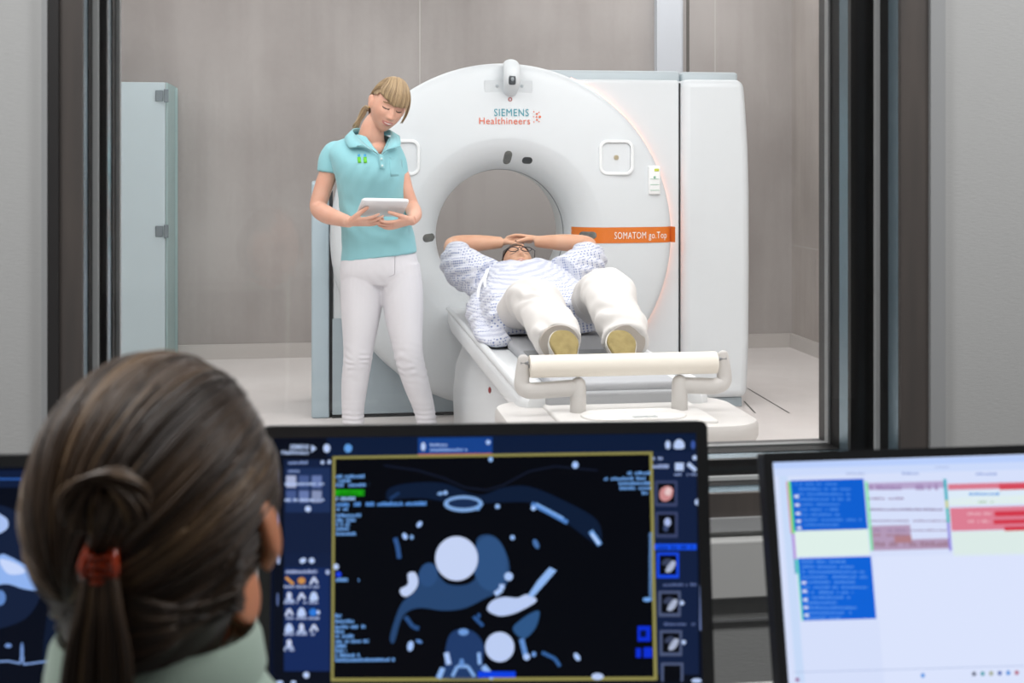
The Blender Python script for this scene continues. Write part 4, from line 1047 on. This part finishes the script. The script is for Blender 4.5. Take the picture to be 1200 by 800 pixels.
k.oval(359, 790.5, 3.6, 3.6, WB, 4); k.oval(327.5, 560, 1.2, 12, '#7284b4', 4); k.oval(326.5, 612, 1.2, 13, '#7284b4', 4); k.oval(326.5, 654, 2, 7, '#a0b0d8', 4); k.oval(325.5, 702, 1.2, 8, '#5a6c9c', 4)
k.oval(328, 799, 4, 2, WB, 4); k.oval(344, 799, 3, 2, WB, 4)
k.oval(394, 663.5, 3, 3.4, WB, 6); k.oval(397, 672.5, 3.2, 3.2, '#1b3fe0', 6)
LB = '#6fa3e6'
for (x1, y) in ((427, 560), (411, 565), (432, 570)): k.words(394, x1, y, 4, LB, 5)
k.rect(393, 573.5, 427, 580.5, '#19a312', 4); k.words(394, 427, 579.5, 4, '#0c6a0e', 5)
k.words(394, 416, 586, 4.4, '#9cc2f5', 5); k.words(394, 500, 593, 5, '#5f9ae8', 5); k.words(394, 408, 598, 3.5, LB, 5)
for (x1, y) in ((423, 605.5), (417, 611), (410, 616), (409, 621), (417, 627)): k.words(394, x1, y, 4.2, LB, 5)
k.words(394, 421, 681, 4.6, LB, 5)
for (x1, y) in ((400, 723), (415, 729.5), (428, 736), (404, 741.5), (416, 747), (432, 753), (406, 758.5), (406, 764), (424, 769.5), (463, 775)): k.words(393, x1, y, 4.4, LB, 5)
k.words(733, 762, 556, 4, LB, 5); k.words(708, 762, 562.5, 4, LB, 5); k.words(725, 762, 568, 4, LB, 5); k.words(726, 762, 573.5, 4, LB, 5); k.words(752, 762, 579, 4, LB, 5)
for y in range(624, 704, 3): k.rect(760.5 - .3 * (y % 2), y, 763.5, y + 1.6, '#6f9fe0', 6)
k.oval(758, 702, 5, 2.5, LB, 5)
# CT slice
k.oval(674, 544.5, 3.6, 4, '#a3c3f8', 5)
k.line([(450, 545), (490, 551), (520, 560), (545, 571), (570, 574), (590, 568), (620, 552), (650, 546), (700, 551)], 2, '#131a2c', 3)
k.blob([(455, 573), (480, 566), (520, 566), (560, 580), (590, 571), (620, 570), (660, 586), (700, 610), (704, 640), (690, 632), (655, 606), (625, 590), (600, 588), (540, 590), (500, 584), (470, 584), (455, 588)], '#0d1c35', 3)
for (cx, cy, rx, ry, c, kk) in ((543, 590, 23, 9.5, '#7ea6dc', 4), (543, 589.5, 18, 5.5, '#182c50', 5)): k.oval(cx, cy, rx, ry, c, kk)
k.line([(457, 584), (468, 577)], 3, '#1e3a66', 4); k.oval(516, 578, 3.5, 2, '#7ea6dc', 4, rot=-10); k.oval(522, 577, 2.5, 2.5, '#8fb4ea', 4)
k.line([(623, 590), (645, 601), (665, 612)], 5, '#4e7fc4', 4); k.line([(628, 590), (660, 607)], 3, '#79a8e8', 5); k.oval(625, 595, 2.8, 2.8, '#a3c7fb', 5)
k.line([(692, 622), (703, 638)], 6, '#6d9fe0', 4); k.line([(693, 625), (702, 637)], 3, '#b5d0fb', 5)
k.oval(560, 592, 3, 6, '#6d9fe0', 4); k.oval(583, 593, 2.8, 2.8, '#8fb4ea', 5); k.oval(600.5, 629.5, 2.8, 2.8, '#8fb4ea', 5); k.oval(628, 637, 3, 6, '#476fa8', 4, rot=-25)
k.oval(491.5, 614, 2.6, 4, '#a3c3f8', 5, rot=35); k.oval(474.5, 628, 2.8, 4, '#a3c3f8', 5, rot=-25); k.oval(482.5, 629, 2.2, 2.6, '#7ea6dc', 5); k.line([(463, 630), (466, 640), (468, 654)], 5, '#31568f', 4)
# heart and vessels
k.blob([(558, 634), (570, 626), (584, 632), (594, 650), (597, 670), (590, 690), (570, 700), (545, 712), (520, 715), (490, 712), (472, 722), (462, 752), (457, 747), (464, 722), (472, 705), (488, 690), (490, 672), (500, 664), (512, 672), (525, 684), (548, 684), (560, 670)], '#27456f', 4)
k.oval(502, 673, 11, 14, '#2c4d7c', 5, rot=10); k.oval(574, 660, 20, 32, '#2e5180', 5, rot=-4)
k.oval(535, 654, 25, 26, '#c5d3f4', 6, n=40)
k.blob([(478, 672), (486, 670), (490, 680), (487, 690), (478, 698), (471, 697), (469, 690), (478, 684)], '#c0d0f3', 6)
k.line([(475, 722), (484, 734), (491, 736)], 5, '#2a4d80', 5); k.oval(481, 756.5, 3.6, 6, '#a3c3f8', 5, rot=10); k.oval(491, 751, 4, 2, '#5a86c8', 5, rot=20)
k.blob([(571, 714), (576, 704), (590, 699), (606, 700), (618, 696), (629, 703), (616, 712), (600, 719), (584, 721)], '#b9cbf2', 6)
k.poly([(618, 698), (630, 680), (644, 664), (652, 668), (640, 682), (624, 700)], '#8eb5ee', 6); k.oval(596, 675, 5, 5, '#a9c5f5', 6); k.line([(580, 696), (588, 690), (588, 684)], 6, '#a9c5f5', 6)
k.blob([(601, 735), (610, 726), (622, 718), (632, 716), (628, 734), (616, 747), (606, 744)], '#2e5585', 5)
k.oval(585.5, 757.5, 17, 17.5, '#bccdf2', 6, n=36)
k.oval(561, 721, 2, 3, '#2d5590', 5); k.line([(555, 722), (566, 733)], 4, '#2d5590', 5)
k.blob([(522, 760), (528, 742), (543, 736), (558, 742), (567, 757), (566, 780), (574, 794), (512, 794), (520, 782)], '#203a68', 5)
k.line([(523, 764), (526, 778)], 6, '#a9c5f5', 6); k.line([(561, 764), (562, 778)], 4, '#8eb5ee', 6); k.oval(543, 740, 6, 4, '#6d98d8', 6); k.line([(514, 794), (519, 782)], 6, '#8eb5ee', 6); k.line([(566, 780), (578, 794)], 7, '#8eb5ee', 6); k.oval(541, 776, 3, 5, '#5f8bcc', 6); k.line([(530, 792), (536, 780), (548, 780), (556, 792)], 4, '#7fa8e2', 6)
k.line([(611, 748), (616, 768)], 6, '#5f8bcc', 5); k.oval(617, 769, 4, 4, '#a9c5f5', 6); k.oval(625.5, 766, 2.6, 3, '#6d98d8', 5); k.line([(635, 764), (650, 771), (656, 780)], 4, '#35609c', 5); k.oval(676, 769, 3, 5, '#a9c5f5', 6, rot=-35); k.oval(700, 792, 7, 4, '#b9cbf2', 7)
k.rect(752 - 5, 733, 752 + 10, 751, '#0b2fd0', 5); k.rect(750, 738, 757, 746, '#04113f', 6); k.rect(745, 759, 751, 770, '#0b2fd0', 5); k.rect(754, 758, 764, 770, '#0b2fd0', 5); k.rect(560, 786, 604, 793, '#0b3fe0', 7)
# right column
k.words(765, 777, 538.5, 4, '#9db0dd', 4); k.oval(814, 536, 2.6, 2.8, WB, 4); k.oval(782.5, 521, 3, 5, WB, 4); k.blob([(790, 525), (791, 517), (796, 514.5), (801, 518), (801, 525)], WB, 4); k.oval(812, 521, 2.5, 5, '#3c57a0', 4)
k.words(765, 784, 548.5, 5, '#9db0dd', 4); k.rect(791, 542, 801, 551, WB, 4); k.line([(806, 543), (816, 551)], 5, WB, 4); k.words(790, 802, 557, 3, '#8fa2d0', 4); k.words(805, 816, 557, 3, '#8fa2d0', 4)
for i, (y, x, col) in enumerate(((578, 780.5, '#3a4468'), (614.5, 781, '#3a4468'), (662, 782.5, '#1646e0'), (707, 784.5, '#4d5878'), (753, 786, '#4d5878'), (791, 787.5, '#4d5878'))):
    k.rect(x - 13, y - 15, x + 13, min(y + 15, 798), col, 4); k.rect(x - 10, y - 12, x + 10, min(y + 11, 798), '#070910', 5)
    if i == 0: k.blob([(x - 7, y + 6), (x - 7, y - 4), (x + 1, y - 9), (x + 8, y - 5), (x + 6, y + 5), (x - 1, y + 9)], '#c98a8c', 6); k.blob([(x - 2, y), (x + 1, y - 7), (x + 6, y - 5), (x + 4, y + 2)], '#e2c6c6', 7)
    elif i == 1: k.oval(x + 1, y - 3, 4, 5, '#a7b7e2', 6); k.oval(x - 1, y + 4, 3, 4, '#3c4a70', 6)
    elif i < 5: k.blob([(x - 3, y + 7), (x, y), (x + 4, y - 5), (x + 9, y - 4), (x + 7, y + 3), (x + 2, y + 8)], '#a9b3cc', 6); k.blob([(x - 8, y - 2), (x - 2, y - 8), (x + 4, y - 6), (x, y)], '#39415a', 6)
k.rect(767, 637, 816, 644, '#1450e8', 4); k.words(770, 812, 643, 4, '#0a2a90', 5)
k.words(777, 816, 686.5, 3.4, '#5b6b98', 4); k.words(778, 817, 732.5, 3.4, '#5b6b98', 4); k.rect(819.5, 686, 825, 738, '#6b7cab', 5, es=1); k.oval(817, 588, 3, 3.6, WB, 5); k.oval(799, 706, 2.4, 2.6, WB, 5); k.oval(801, 752, 2.4, 2.6, WB, 5); k.oval(816, 797, 6, 2.6, WB, 5)
k.done('screen_image', S1)

M2, S2, L2 = monitor('right-hand monitor with a bright white timetable screen of blue and red blocks', 894, 530.5, 1.50, R(-.3), R(13), .54, .345, .0105, M_black, screen_bg='#d6e0fb', r=.003)
k = Marks(L2)
sl = -.028
def q2(x, y): # straightened screen coordinates -> photo position: x follows the slanting left edge
    return (x + (y - 540) * .085 * (1 + (x - 907) / 900 * .0), y)
def R2(x0, y0, x1, y1, c, kk=2):
    P4 = [(x0, y0), (x1, y0 + sl * (x1 - x0)), (x1, y1 + sl * (x1 - x0)), (x0, y1)]; k.poly([q2(*t) for t in P4], c, kk)
def W2(x0, x1, y, h, c, kk=4, den=.1, seed=0):
    rd = random.Random(int(x0 * 3 + y * 11) + seed); x = x0
    while x < x1:
        w = rd.uniform(1.5, 3.5)
        if rd.random() > den: R2(x, y - h * rd.uniform(.6, 1), min(x1, x + w), y, c, kk)
        x += w + .8
R2(906, 541, 1210, 549, '#b9cffc', 1); R2(906, 549, 1210, 558, '#cbdafb', 1); R2(911, 558, 921, 800, '#c7daf8', 1)
W2(990, 1012, 556, 2.6, '#a9b8e0'); W2(1052, 1075, 556, 3, '#93a5d8'); W2(1142, 1166, 556.5, 3, '#8ea2da'); W2(1095, 1112, 548, 2, '#a2b3e0')
# columns
R2(924, 563, 1010, 622, '#0f5fd0', 2); R2(924, 622, 1010, 652, '#dff0ea', 2); R2(925, 654, 1011, 727, '#0f62d6', 2)
for y in range(568, 622, 6): W2(929, random.Random(y).randint(975, 1006), y, 2.6, '#4f8ee6', 3, .15)
for y in range(659, 726, 6): W2(929, random.Random(y).randint(965, 1008), y, 2.6, '#5b97ea', 3, .15)
for y in (580, 590, 600, 609, 617, 681, 691, 701, 710, 719): R2(927, y, 932, y + 3, '#dfe6f8', 4)
for (x0, x1, y0, y1, c) in ((921, 924, 564, 625, '#5fe07e'), (919, 921, 564, 625, '#d88a9a'), (920, 923, 625, 655, '#b28ad8'), (920, 923, 655, 672, '#4aa8c8'), (1011, 1014, 564, 645, '#7fe0a8'), (923, 925, 655, 727, '#6fe0c0')): R2(x0, y0, x1, y1, c, 5)
CM = '#b39ab8'
R2(1014, 566, 1104, 574, '#b7a5cc', 2); W2(1014, 1104, 574, 7, '#9f86b4', 3, .3); W2(1014, 1055, 585, 2.6, '#8a6e98', 3, .05); W2(1014, 1104, 598, 2.6, '#7d6490', 3, .05); W2(1014, 1104, 611, 2, '#8a7298', 3, .05)
R2(1014, 616, 1060, 641, CM, 2); R2(1014, 633, 1104, 645, CM, 2); W2(1016, 1058, 628, 3, '#a07a8c', 3, .1); W2(1016, 1102, 640, 6, '#9c7c90', 3, .15); W2(1016, 1102, 622, 2, '#8c7498', 3, .1); R2(1040, 628, 1060, 636, '#b08088', 4)
R2(1103, 561, 1106.5, 586, '#2fb0c0', 5); R2(1103, 586, 1106.5, 595, '#c8d090', 5); R2(1103, 595, 1106.5, 612, '#38b8b8', 5); R2(1103, 612, 1106, 645, '#8f86dd', 5)
R2(1108, 567, 1225, 574, '#d97c90', 2); R2(1168, 567, 1225, 574, '#d54a5c', 3); R2(1108, 575, 1225, 591, '#dcebf8', 2); W2(1132, 1168, 580, 3, '#4f9ae0', 3, .05); R2(1108, 583, 1225, 592, '#e2f0e4', 2); W2(1142, 1160, 589, 2.4, '#a0c0a0', 3)
R2(1108, 595, 1225, 622, '#dc7f94', 2); R2(1160, 599, 1225, 605, '#d2394c', 3); R2(1158, 609, 1225, 614, '#d2394c', 3); R2(1170, 617, 1225, 622, '#d2394c', 3); W2(1128, 1156, 603, 3, '#e8b4c0', 3, .2); W2(1128, 1156, 612, 3, '#e8b4c0', 3, .2)
R2(1108, 623, 1225, 652, '#dcebe8', 2); R2(1014, 652, 1230, 820, '#dbe4fd', 2)
R2(909, 787, 1230, 787.8, '#aab9dd', 3); k.oval(934, 796, 2.5, 2.5, '#9a6a9a', 4); 
for x, c in ((1081, '#3f8fe0'), (1141, '#555a70'), (1151, '#3a9aa8'), (1161, '#9aa07a'), (1171, '#3556a8'), (1181, '#2c86d8'), (1191, '#b0506a')): k.oval(x, 791 - (x - 1081) * .03, 2.4, 2.6, c, 4)
k.done('screen_image', S2)

M3, S3, L3 = monitor('left-hand monitor with dark scan pictures, mostly hidden behind the seated head', -240, 536, 1.56, R(-5.5), R(7), .518, .325, .0135, M_black, screen_bg='#0a1020')
k = Marks(L3)
k.rect(-230, 550, 285, 900, '#080d1a', 1); k.rect(-100, 552, 285, 572, '#101d3a', 2, sl=-.01); k.rect(-50, 560, 25, 562, '#2c5aa8', 3)
k.blob([(-60, 600), (-20, 590), (20, 600), (45, 640), (50, 690), (20, 730), (-60, 730)], '#14203a', 2)
k.blob([(-30, 590), (2, 603), (10, 612), (5, 622), (-20, 628)], '#a8c0f0', 4); k.blob([(-20, 668), (0, 650), (12, 652), (30, 662), (58, 678), (58, 692), (30, 690), (10, 684), (-10, 684)], '#8fb2ee', 4); k.blob([(0, 655), (20, 660), (30, 670), (10, 672)], '#c6d6fa', 5)
k.oval(0, 700, 7, 9, '#5f86c6', 4); k.line([(-20, 776), (10, 774), (24, 777), (26, 757), (28, 778), (58, 774)], 2, '#7f9fd8', 4); k.oval(10, 756, 4, 2.5, '#6f90cc', 4); k.oval(26, 762, 2, 10, '#5f7fb8', 4)
k.blob([(60, 700), (100, 690), (160, 720), (200, 780), (180, 830), (60, 830)], '#0f1a30', 3)
k.rect(262, 722, 283, 727, '#25355e', 3); k.words(266, 281, 731, 5, '#b9c8ee', 5); k.words(262, 291, 744, 5, '#9fb6ea', 5); k.oval(282, 790, 9, 34, '#53607c', 4); k.oval(279, 792, 8, 33, '#0a1020', 5)
k.done('screen_image', S3)

# ================================================================ DESK
dk = thing('desk', 'pale grey office desk carrying the three monitors', 'desk', (.1, 1.4, 0))
b = new_bm(); rbox(b, -1.05, 1.15, -.24, .285, DESKZ - .028, DESKZ, .004, 2); finish('desktop', b, mat('desk_top', '#b9b9b7', .5), dk)
for sx in (-.95, 1.05):
    b = new_bm(); box(b, sx - .035, sx + .035, .02, .10, .02, DESKZ - .0285); box(b, sx - .035, sx + .035, -.22, .27, .0, .02); finish('leg', b, mat('desk_leg', '#8a8c8e', .4, metal=.5), dk, smooth=False, bevel=(.004, 2))

# ================================================================ SEATED WOMAN (foreground)
FD = 1.05; FP = P(180, 600, FD); FS = F / FD
fg = thing('seated_person', 'seated person seen from behind, brown hair tied with a red clip, pale green top', 'person', (FP.x, FP.y, 0), -PSI)
def g_(px, py, y=0.0):
    D = FD + y; return V(((px - 600) / F * D - (180 - 600) / F * FD, y, CAMZ + (HY - py) / F * D))
# head: looks away (+y), turned to image right. head-local front=-y -> rotate 180 then yaw
HC2 = g_(184, 590, .03)
FM = Matrix.Translation(HC2) @ Matrix.Rotation(R(180 - 22), 4, 'Z') @ Matrix.Rotation(R(-4), 4, 'Y') @ Matrix.Rotation(R(10), 4, 'X') @ Matrix.Diagonal((1.03, 1.03, .98, 1))
b = new_bm(); add_head(b, FM, smile=0)
nb = g_(178, 812, .0)
tube(b, [FM @ V((0, .03, -.04)), g_(186, 730, .035), g_(182, 790, .02), g_(178, 830, .01)], [(.055, .058), (.055, .056), (.058, .06), (.075, .07)], n=28, sub=4, up=(0, 1, 0))
ell(b, V((nb.x, .01, .90)), (.15, .08, .06))
for (px_, py_, yy_, r3, an) in ((315.5, 620, .0, (.0075, .019, .025), 14), (311, 648, .006, (.006, .012, .015), 14), (284, 690, .03, (.009, .042, .028), 20)):
    ell(b, g_(px_, py_, yy_), r3, Matrix.Rotation(R(-an), 3, 'Y'))
for s in (-1, 1):   # arms to the desk
    tube(b, [V((nb.x + s * .16, .02, .87)), V((nb.x + s * .22, .02, .72)), V((nb.x + s * .215, .06, .64)), V((nb.x + s * .15, .20, .735)), V((nb.x + s * .13, .27, .742))], [.045, .04, .036, .033, .024], n=18, sub=4)
    hand(b, V((nb.x + s * .13, .27, .738)), (-.1 * s, 1, -.05), (0, 0, -1), -s, curl=14, scale=.95)
b = voxel(b, .004, 2, .5); finish('body', b, mat('skin_seated', '#c9825c', .5, sss=.1), fg, autos=None)
# top
b = new_bm()
def er2(cx, z, rx, ry, y=.0, e=2.4): return ering(V((cx, y, z)), rx, ry, 0, e=e)
loft(b, dense([er2(nb.x, .50, .17, .13), er2(nb.x, .60, .16, .12), er2(nb.x, .72, .165, .12), er2(nb.x, .84, .185, .115), er2(nb.x, .905, .17, .10), er2(nb.x, .945, .105, .083), er2(nb.x + .002, .975, .078, .074, .005), er2(nb.x + .002, .992, .074, .070, .008)]))
for s in (-1, 1): tube(b, [V((nb.x + s * .13, .0, .88)), V((nb.x + s * .19, .02, .83)), V((nb.x + s * .218, .02, .74))], [.062, .062, .055], n=22, sub=4)
b = voxel(b, .006, 4, .5); displace(b, lambda q: noise.noise(q * 9) * .004)
tp = finish('top', b, mat('top_green', '#a9bcae', .85, sheen=.2, bump=(200, .2, .001)), fg, autos=None)
b = new_bm(); pts = []
lathe(b, [(.070, .955), (.078, .957), (.084, .975), (.080, .998), (.075, 1.006), (.070, 1.0), (.067, .975)], (nb.x + .002, .008, 0), axis='z', n=48, closed=True); finish('collar', b, MATS['top_green'], tp)
# trousers, seated
b = new_bm(); loft(b, dense([er2(nb.x, .47, .15, .12), er2(nb.x, .50, .17, .135), er2(nb.x, .56, .165, .13)]))
for s in (-1, 1):
    tube(b, [V((nb.x + s * .085, .0, .54)), V((nb.x + s * .10, .2, .55)), V((nb.x + s * .11, .42, .53)), V((nb.x + s * .11, .46, .40)), V((nb.x + s * .11, .44, .13))], [.085, .078, .062, .056, .048], n=22, sub=5)
b = voxel(b, .008, 4, .5); finish('trousers', b, mat('trousers_seated', '#d6d6d8', .85), fg, autos=None)
for s in (-1, 1):
    b = new_bm(); rings = []
    for t, w, hz in ((-.06, .028, .07), (-.03, .036, .10), (.03, .038, .09), (.10, .044, .06), (.16, .042, .045), (.20, .022, .025)):
        rings.append([V((nb.x + s * .11 + w * cos(2 * pi * q / 20), .44 + t, .5 * hz + .5 * hz * sin(2 * pi * q / 20))) for q in range(20)])
    loft(b, dense(rings, 3)); finish('shoe', b, MATS['shoe_white'], fg)
# hair
b = new_bm(); tones = []
def fshell(d, g):
    """outer hair surface, head-ish ellipsoid in camera-facing coordinates; d: x right, y away, z up"""
    d = V(d).normalized()
    q = V((d.x * .0885, d.y * .105, d.z * .111))
    if d.z < 0: q.x *= 1 - .16 * (-d.z) ** 1.6; q.z *= 1.10
    return HC2 + V((.0, -.005, .0)) + q + d * g
t = bmesh.new(); bmesh.ops.create_uvsphere(t, u_segments=96, v_segments=72, radius=1)
# keep clear of face (far side) and right ear zone
def keep2(d): return not (d.y > .52 and d.z < .55) and not (d.z < -.93) and not (d.x > .55 and d.y > .02 and d.z < .0) and not (d.x > .62 and d.z < -.38 and d.y > -.35)
ff = [f for f in t.faces if not keep2(f.calc_center_median().normalized())]; bmesh.ops.delete(t, geom=ff, context='FACES')
for v in t.verts: v.co = fshell(v.co, -.003)
a0 = len(b.verts); merge(b, t); tones.extend([.12] * (len(b.verts) - a0))
rnd = random.Random(9)
BP = V(((122 - 180) / FS / .0885, -.80, -.36)).normalized()
for i in range(2600):
    # start on front hairline ring / crown, sweep over the head to the clip
    mode = rnd.random()
    if mode < .72: st = V((rnd.uniform(-1, 1), rnd.uniform(-.2, .7), rnd.uniform(-.25, 1)))
    else: st = V((rnd.uniform(-.9, .9), rnd.uniform(-.8, .1), rnd.uniform(-.1, 1)))
    st.normalize()
    if not keep2(st): continue
    om = st.angle(BP)
    if om < .35: continue
    lump = noise.noise(st * 3.1) * .5 + .5; g = -.001 + .006 * rnd.random() + .007 * lump
    te = rnd.uniform(.80, 1.0); tw = V((rnd.gauss(0, .04), rnd.gauss(0, .04), rnd.gauss(0, .04)))
    lift = .16 * noise.noise(st * 2.2)
    pts = []
    for kk in range(10):
        u = te * kk / 9; d = (st * sin((1 - u) * om) + BP * sin(u * om)) / sin(om); d = d + tw * sin(pi * u) + V((0, 0, lift * sin(pi * u)))
        pts.append(fshell(d, g + .003 * sin(pi * u) - .004 * u))
    if any(not keep2((q - HC2).normalized()) and (q - HC2).x > .06 for q in pts[2:]): continue
    tone = min(1, max(0, .28 + .55 * (noise.noise(st * 4.5)) + rnd.gauss(0, .13)))
    strand(b, pts, rnd.uniform(.0006, .0015), tone, nn=5, sub=2, store=tones)
# knot above the clip
K = g_(122, 588, -.098)
for i in range(60):
    ph = rnd.uniform(0, 2 * pi); r1 = .017 + rnd.uniform(-.006, .006); off = rnd.uniform(-.006, .006)
    pts = []
    for kk in range(12):
        a = -2.3 + 4.2 * kk / 11
        c = K + V((r1 * 1.25 * sin(a) + .002, -.004 + off * .5, .022 * cos(a) - .002)); rr4 = .0065
        pts.append(c + V((rr4 * cos(ph + a * 1.5) * .8, rr4 * sin(ph + a * 1.5), rr4 * .6 * cos(ph))))
    strand(b, pts, .0016, min(1, max(0, .35 + rnd.gauss(0, .2))), sub=2, store=tones)
CL = g_(121, 660, -.088)
for i in range(50):
    o1 = rnd.uniform(-1, 1); o2 = rnd.uniform(-1, 1)
    strand(b, [K + V((.014 * o1 + .012, .0, .010)), K + V((.012 * o1 + .008, -.008 + .004 * o2, -.012)), CL + V((.010 * o1, -.003 + .005 * o2, .012)), CL + V((.009 * o1, .004 * o2, -.005))], .0018, min(1, max(0, .3 + rnd.gauss(0, .2))), sub=3, store=tones)
# tail below the clip, fanning
for i in range(260):
    o1 = rnd.uniform(-1, 1); o2 = rnd.uniform(-1, 1)
    e = g_(112 + 44 * o1, 815 + 12 * rnd.random(), -.075 + .02 * o2); m1 = g_(116 + 26 * o1, 715, -.096 + .012 * o2); m2 = g_(114 + 38 * o1, 765, -.09 + .016 * o2)
    strand(b, [CL + V((.009 * o1, .008 * o2, .004)), m1, m2, e], rnd.uniform(.001, .002), min(1, max(0, .28 + .25 * noise.noise(V((o1 * 3, 0, 0))) + rnd.gauss(0, .16))), sub=4, store=tones)
# lower nape hair gathered across from the right to the clip and down
for i in range(420):
    u = rnd.random(); a = g_(rnd.uniform(235, 288), rnd.uniform(640, 715), -.045 + .03 * rnd.random()); dn = rnd.uniform(-8, 95)
    m = g_(205, 715 + dn * .45, -.078); e = g_(150 - 20 * rnd.random(), 700 + dn * 1.0, -.086)
    strand(b, [a, m + V((0, .01 * rnd.random(), 0)), e], rnd.uniform(.001, .0022), min(1, max(0, .14 + rnd.gauss(0, .12))), sub=5, store=tones)
t = bmesh.new(); tube(t, [g_(176, 640, -.01), g_(172, 700, -.015), g_(165, 760, -.02), g_(150, 815, -.03)], [(.075, .07), (.069, .065), (.056, .055), (.045, .045)], n=32, sub=4, up=(0, 1, 0)); a0 = len(b.verts); merge(b, t); tones.extend([.08] * (len(b.verts) - a0))
hair_finish('hair', b, tones, hair_mat('hair_brown', '#261a12', '#523d2a', '#a38460', rough=.45), fg, autos=None)
# clip
b = new_bm()
for s in (-1, 1):
    tube(b, [CL + V((s * .008, -.004, .012)), CL + V((s * .010, -.011, 0)), CL + V((s * .008, -.004, -.012))], [(.0035, .004), (.0045, .005), (.0035, .004)], n=12, sub=4, round_ends=True)
for q in range(4): tube(b, [CL + V((-.009, -.009, .008 - q * .0056)), CL + V((0, -.015, .008 - q * .0056)), CL + V((.009, -.009, .008 - q * .0056))], .0021, n=8, sub=3)
mc = mat('clip_red', '#c8400f', .2, coat=.6); mc.node_tree.nodes['Principled BSDF'].inputs['Transmission Weight'].default_value = .3
finish('hair_clip', b, mc, fg)
# office chair (below the picture)
ch = thing('office_chair', 'dark office chair under the seated person', 'chair', (FP.x, FP.y, 0), -PSI)
b = new_bm(); rbox(b, nb.x - .23, nb.x + .23, -.2, .25, .39, .455, .025, 4); finish('seat', b, mat('chair_fabric', '#2b2d31', .9), ch)
b = new_bm(); rbox(b, nb.x - .2, nb.x + .2, -.235, -.185, .50, .82, .022, 4); bx_ = finish('backrest', b, MATS['chair_fabric'], ch)
b = new_bm(); tube(b, [(nb.x, .02, .39), (nb.x, .02, .10)], .025, n=16); tube(b, [(nb.x, -.1, .385), (nb.x, -.225, .40), (nb.x, -.235, .55)], .015, n=12, sub=4); finish('column', b, M_black, ch)
for i in range(5):
    a = 2 * pi * i / 5 + .3; b = new_bm(); tube(b, [(nb.x, .02, .10), (nb.x + .26 * cos(a), .02 + .26 * sin(a), .07)], [.022, .014], n=10); lg = finish('leg', b, M_black, ch)
    b = new_bm(); lathe(b, [(.001, -.012), (.028, -.012), (.028, .012), (.001, .012)], (nb.x + .26 * cos(a), .02 + .26 * sin(a), .0285), axis='x', n=20); finish('caster', b, M_black, lg)

# ================================================================ LIGHT
def lamp(x, y, sx, sy, power, z=CEIL - .04, color=(1, 1, 1), lab=''):
    root = thing('ceiling_light', lab, 'ceiling light', (x, y, CEIL), group='ceiling light panels')
    b = new_bm(); prism(b, rrect(sx + .06, sy + .06, .01, 2), 0, .001, f=lambda a, bb, c: V((a, c, -.03 + bb * 29)))
    finish('frame', b, mat('lamp_frame', '#d8d8d8', .5), root, smooth=False)
    d = bpy.data.lights.new('panel_light', 'AREA'); d.shape = 'RECTANGLE'; d.size = sx; d.size_y = sy; d.energy = power; d.color = color
    o = bpy.data.objects.new('panel_light', d); COL.objects.link(o); o.location = (0, 0, -.032); o.parent = root
CTP = 41
lamp(-.4, 3.7, 2.2, 1.3, CTP * 1.25, lab='ceiling panel lamp of the scanner room, in front of the standing woman')
lamp(2.0, 3.7, 2.2, 1.3, CTP * 1.25, lab='ceiling panel lamp of the scanner room, above the foot of the couch')
lamp(-.6, 5.8, 2.2, 1.4, CTP, lab='ceiling panel lamp of the scanner room, left of the scanner')
lamp(2.1, 5.8, 2.2, 1.4, CTP, lab='ceiling panel lamp of the scanner room, right of the couch')
lamp(-.4, 8.4, 2.2, 1.4, CTP * .7, lab='ceiling panel lamp of the scanner room, by the glass cabin')
lamp(2.2, 8.6, 2.2, 1.4, CTP * .7, lab='ceiling panel lamp of the scanner room, behind the scanner')
lamp(-1.0, 1.3, 1.2, .6, 44, lab='ceiling panel lamp of the control room, left of the desk')
lamp(1.6, 1.3, 1.2, .6, 44, lab='ceiling panel lamp of the control room, right of the desk')
w = bpy.data.worlds.new('World'); SC.world = w; w.use_nodes = True; w.node_tree.nodes['Background'].inputs[0].default_value = (.5, .55, .6, 1); w.node_tree.nodes['Background'].inputs[1].default_value = .3

# ================================================================ CAMERA
cd = bpy.data.cameras.new('Camera'); cam = bpy.data.objects.new('Camera', cd); COL.objects.link(cam)
cd.sensor_width = 36; cd.lens = F / 1200 * 36; cd.shift_y = -(400 - HY) / 1200; cd.clip_start = .05
cam.location = (0, 0, CAMZ); cam.rotation_euler = (R(90), 0, -PSI); SC.camera = cam
cd.dof.use_dof = True; cd.dof.focus_distance = 6.4; cd.dof.aperture_fstop = 7.6
vs = SC.view_settings; vs.view_transform = 'Standard'; vs.look = 'None'; vs.gamma = 1; vs.exposure = 0; vs.use_curve_mapping = False
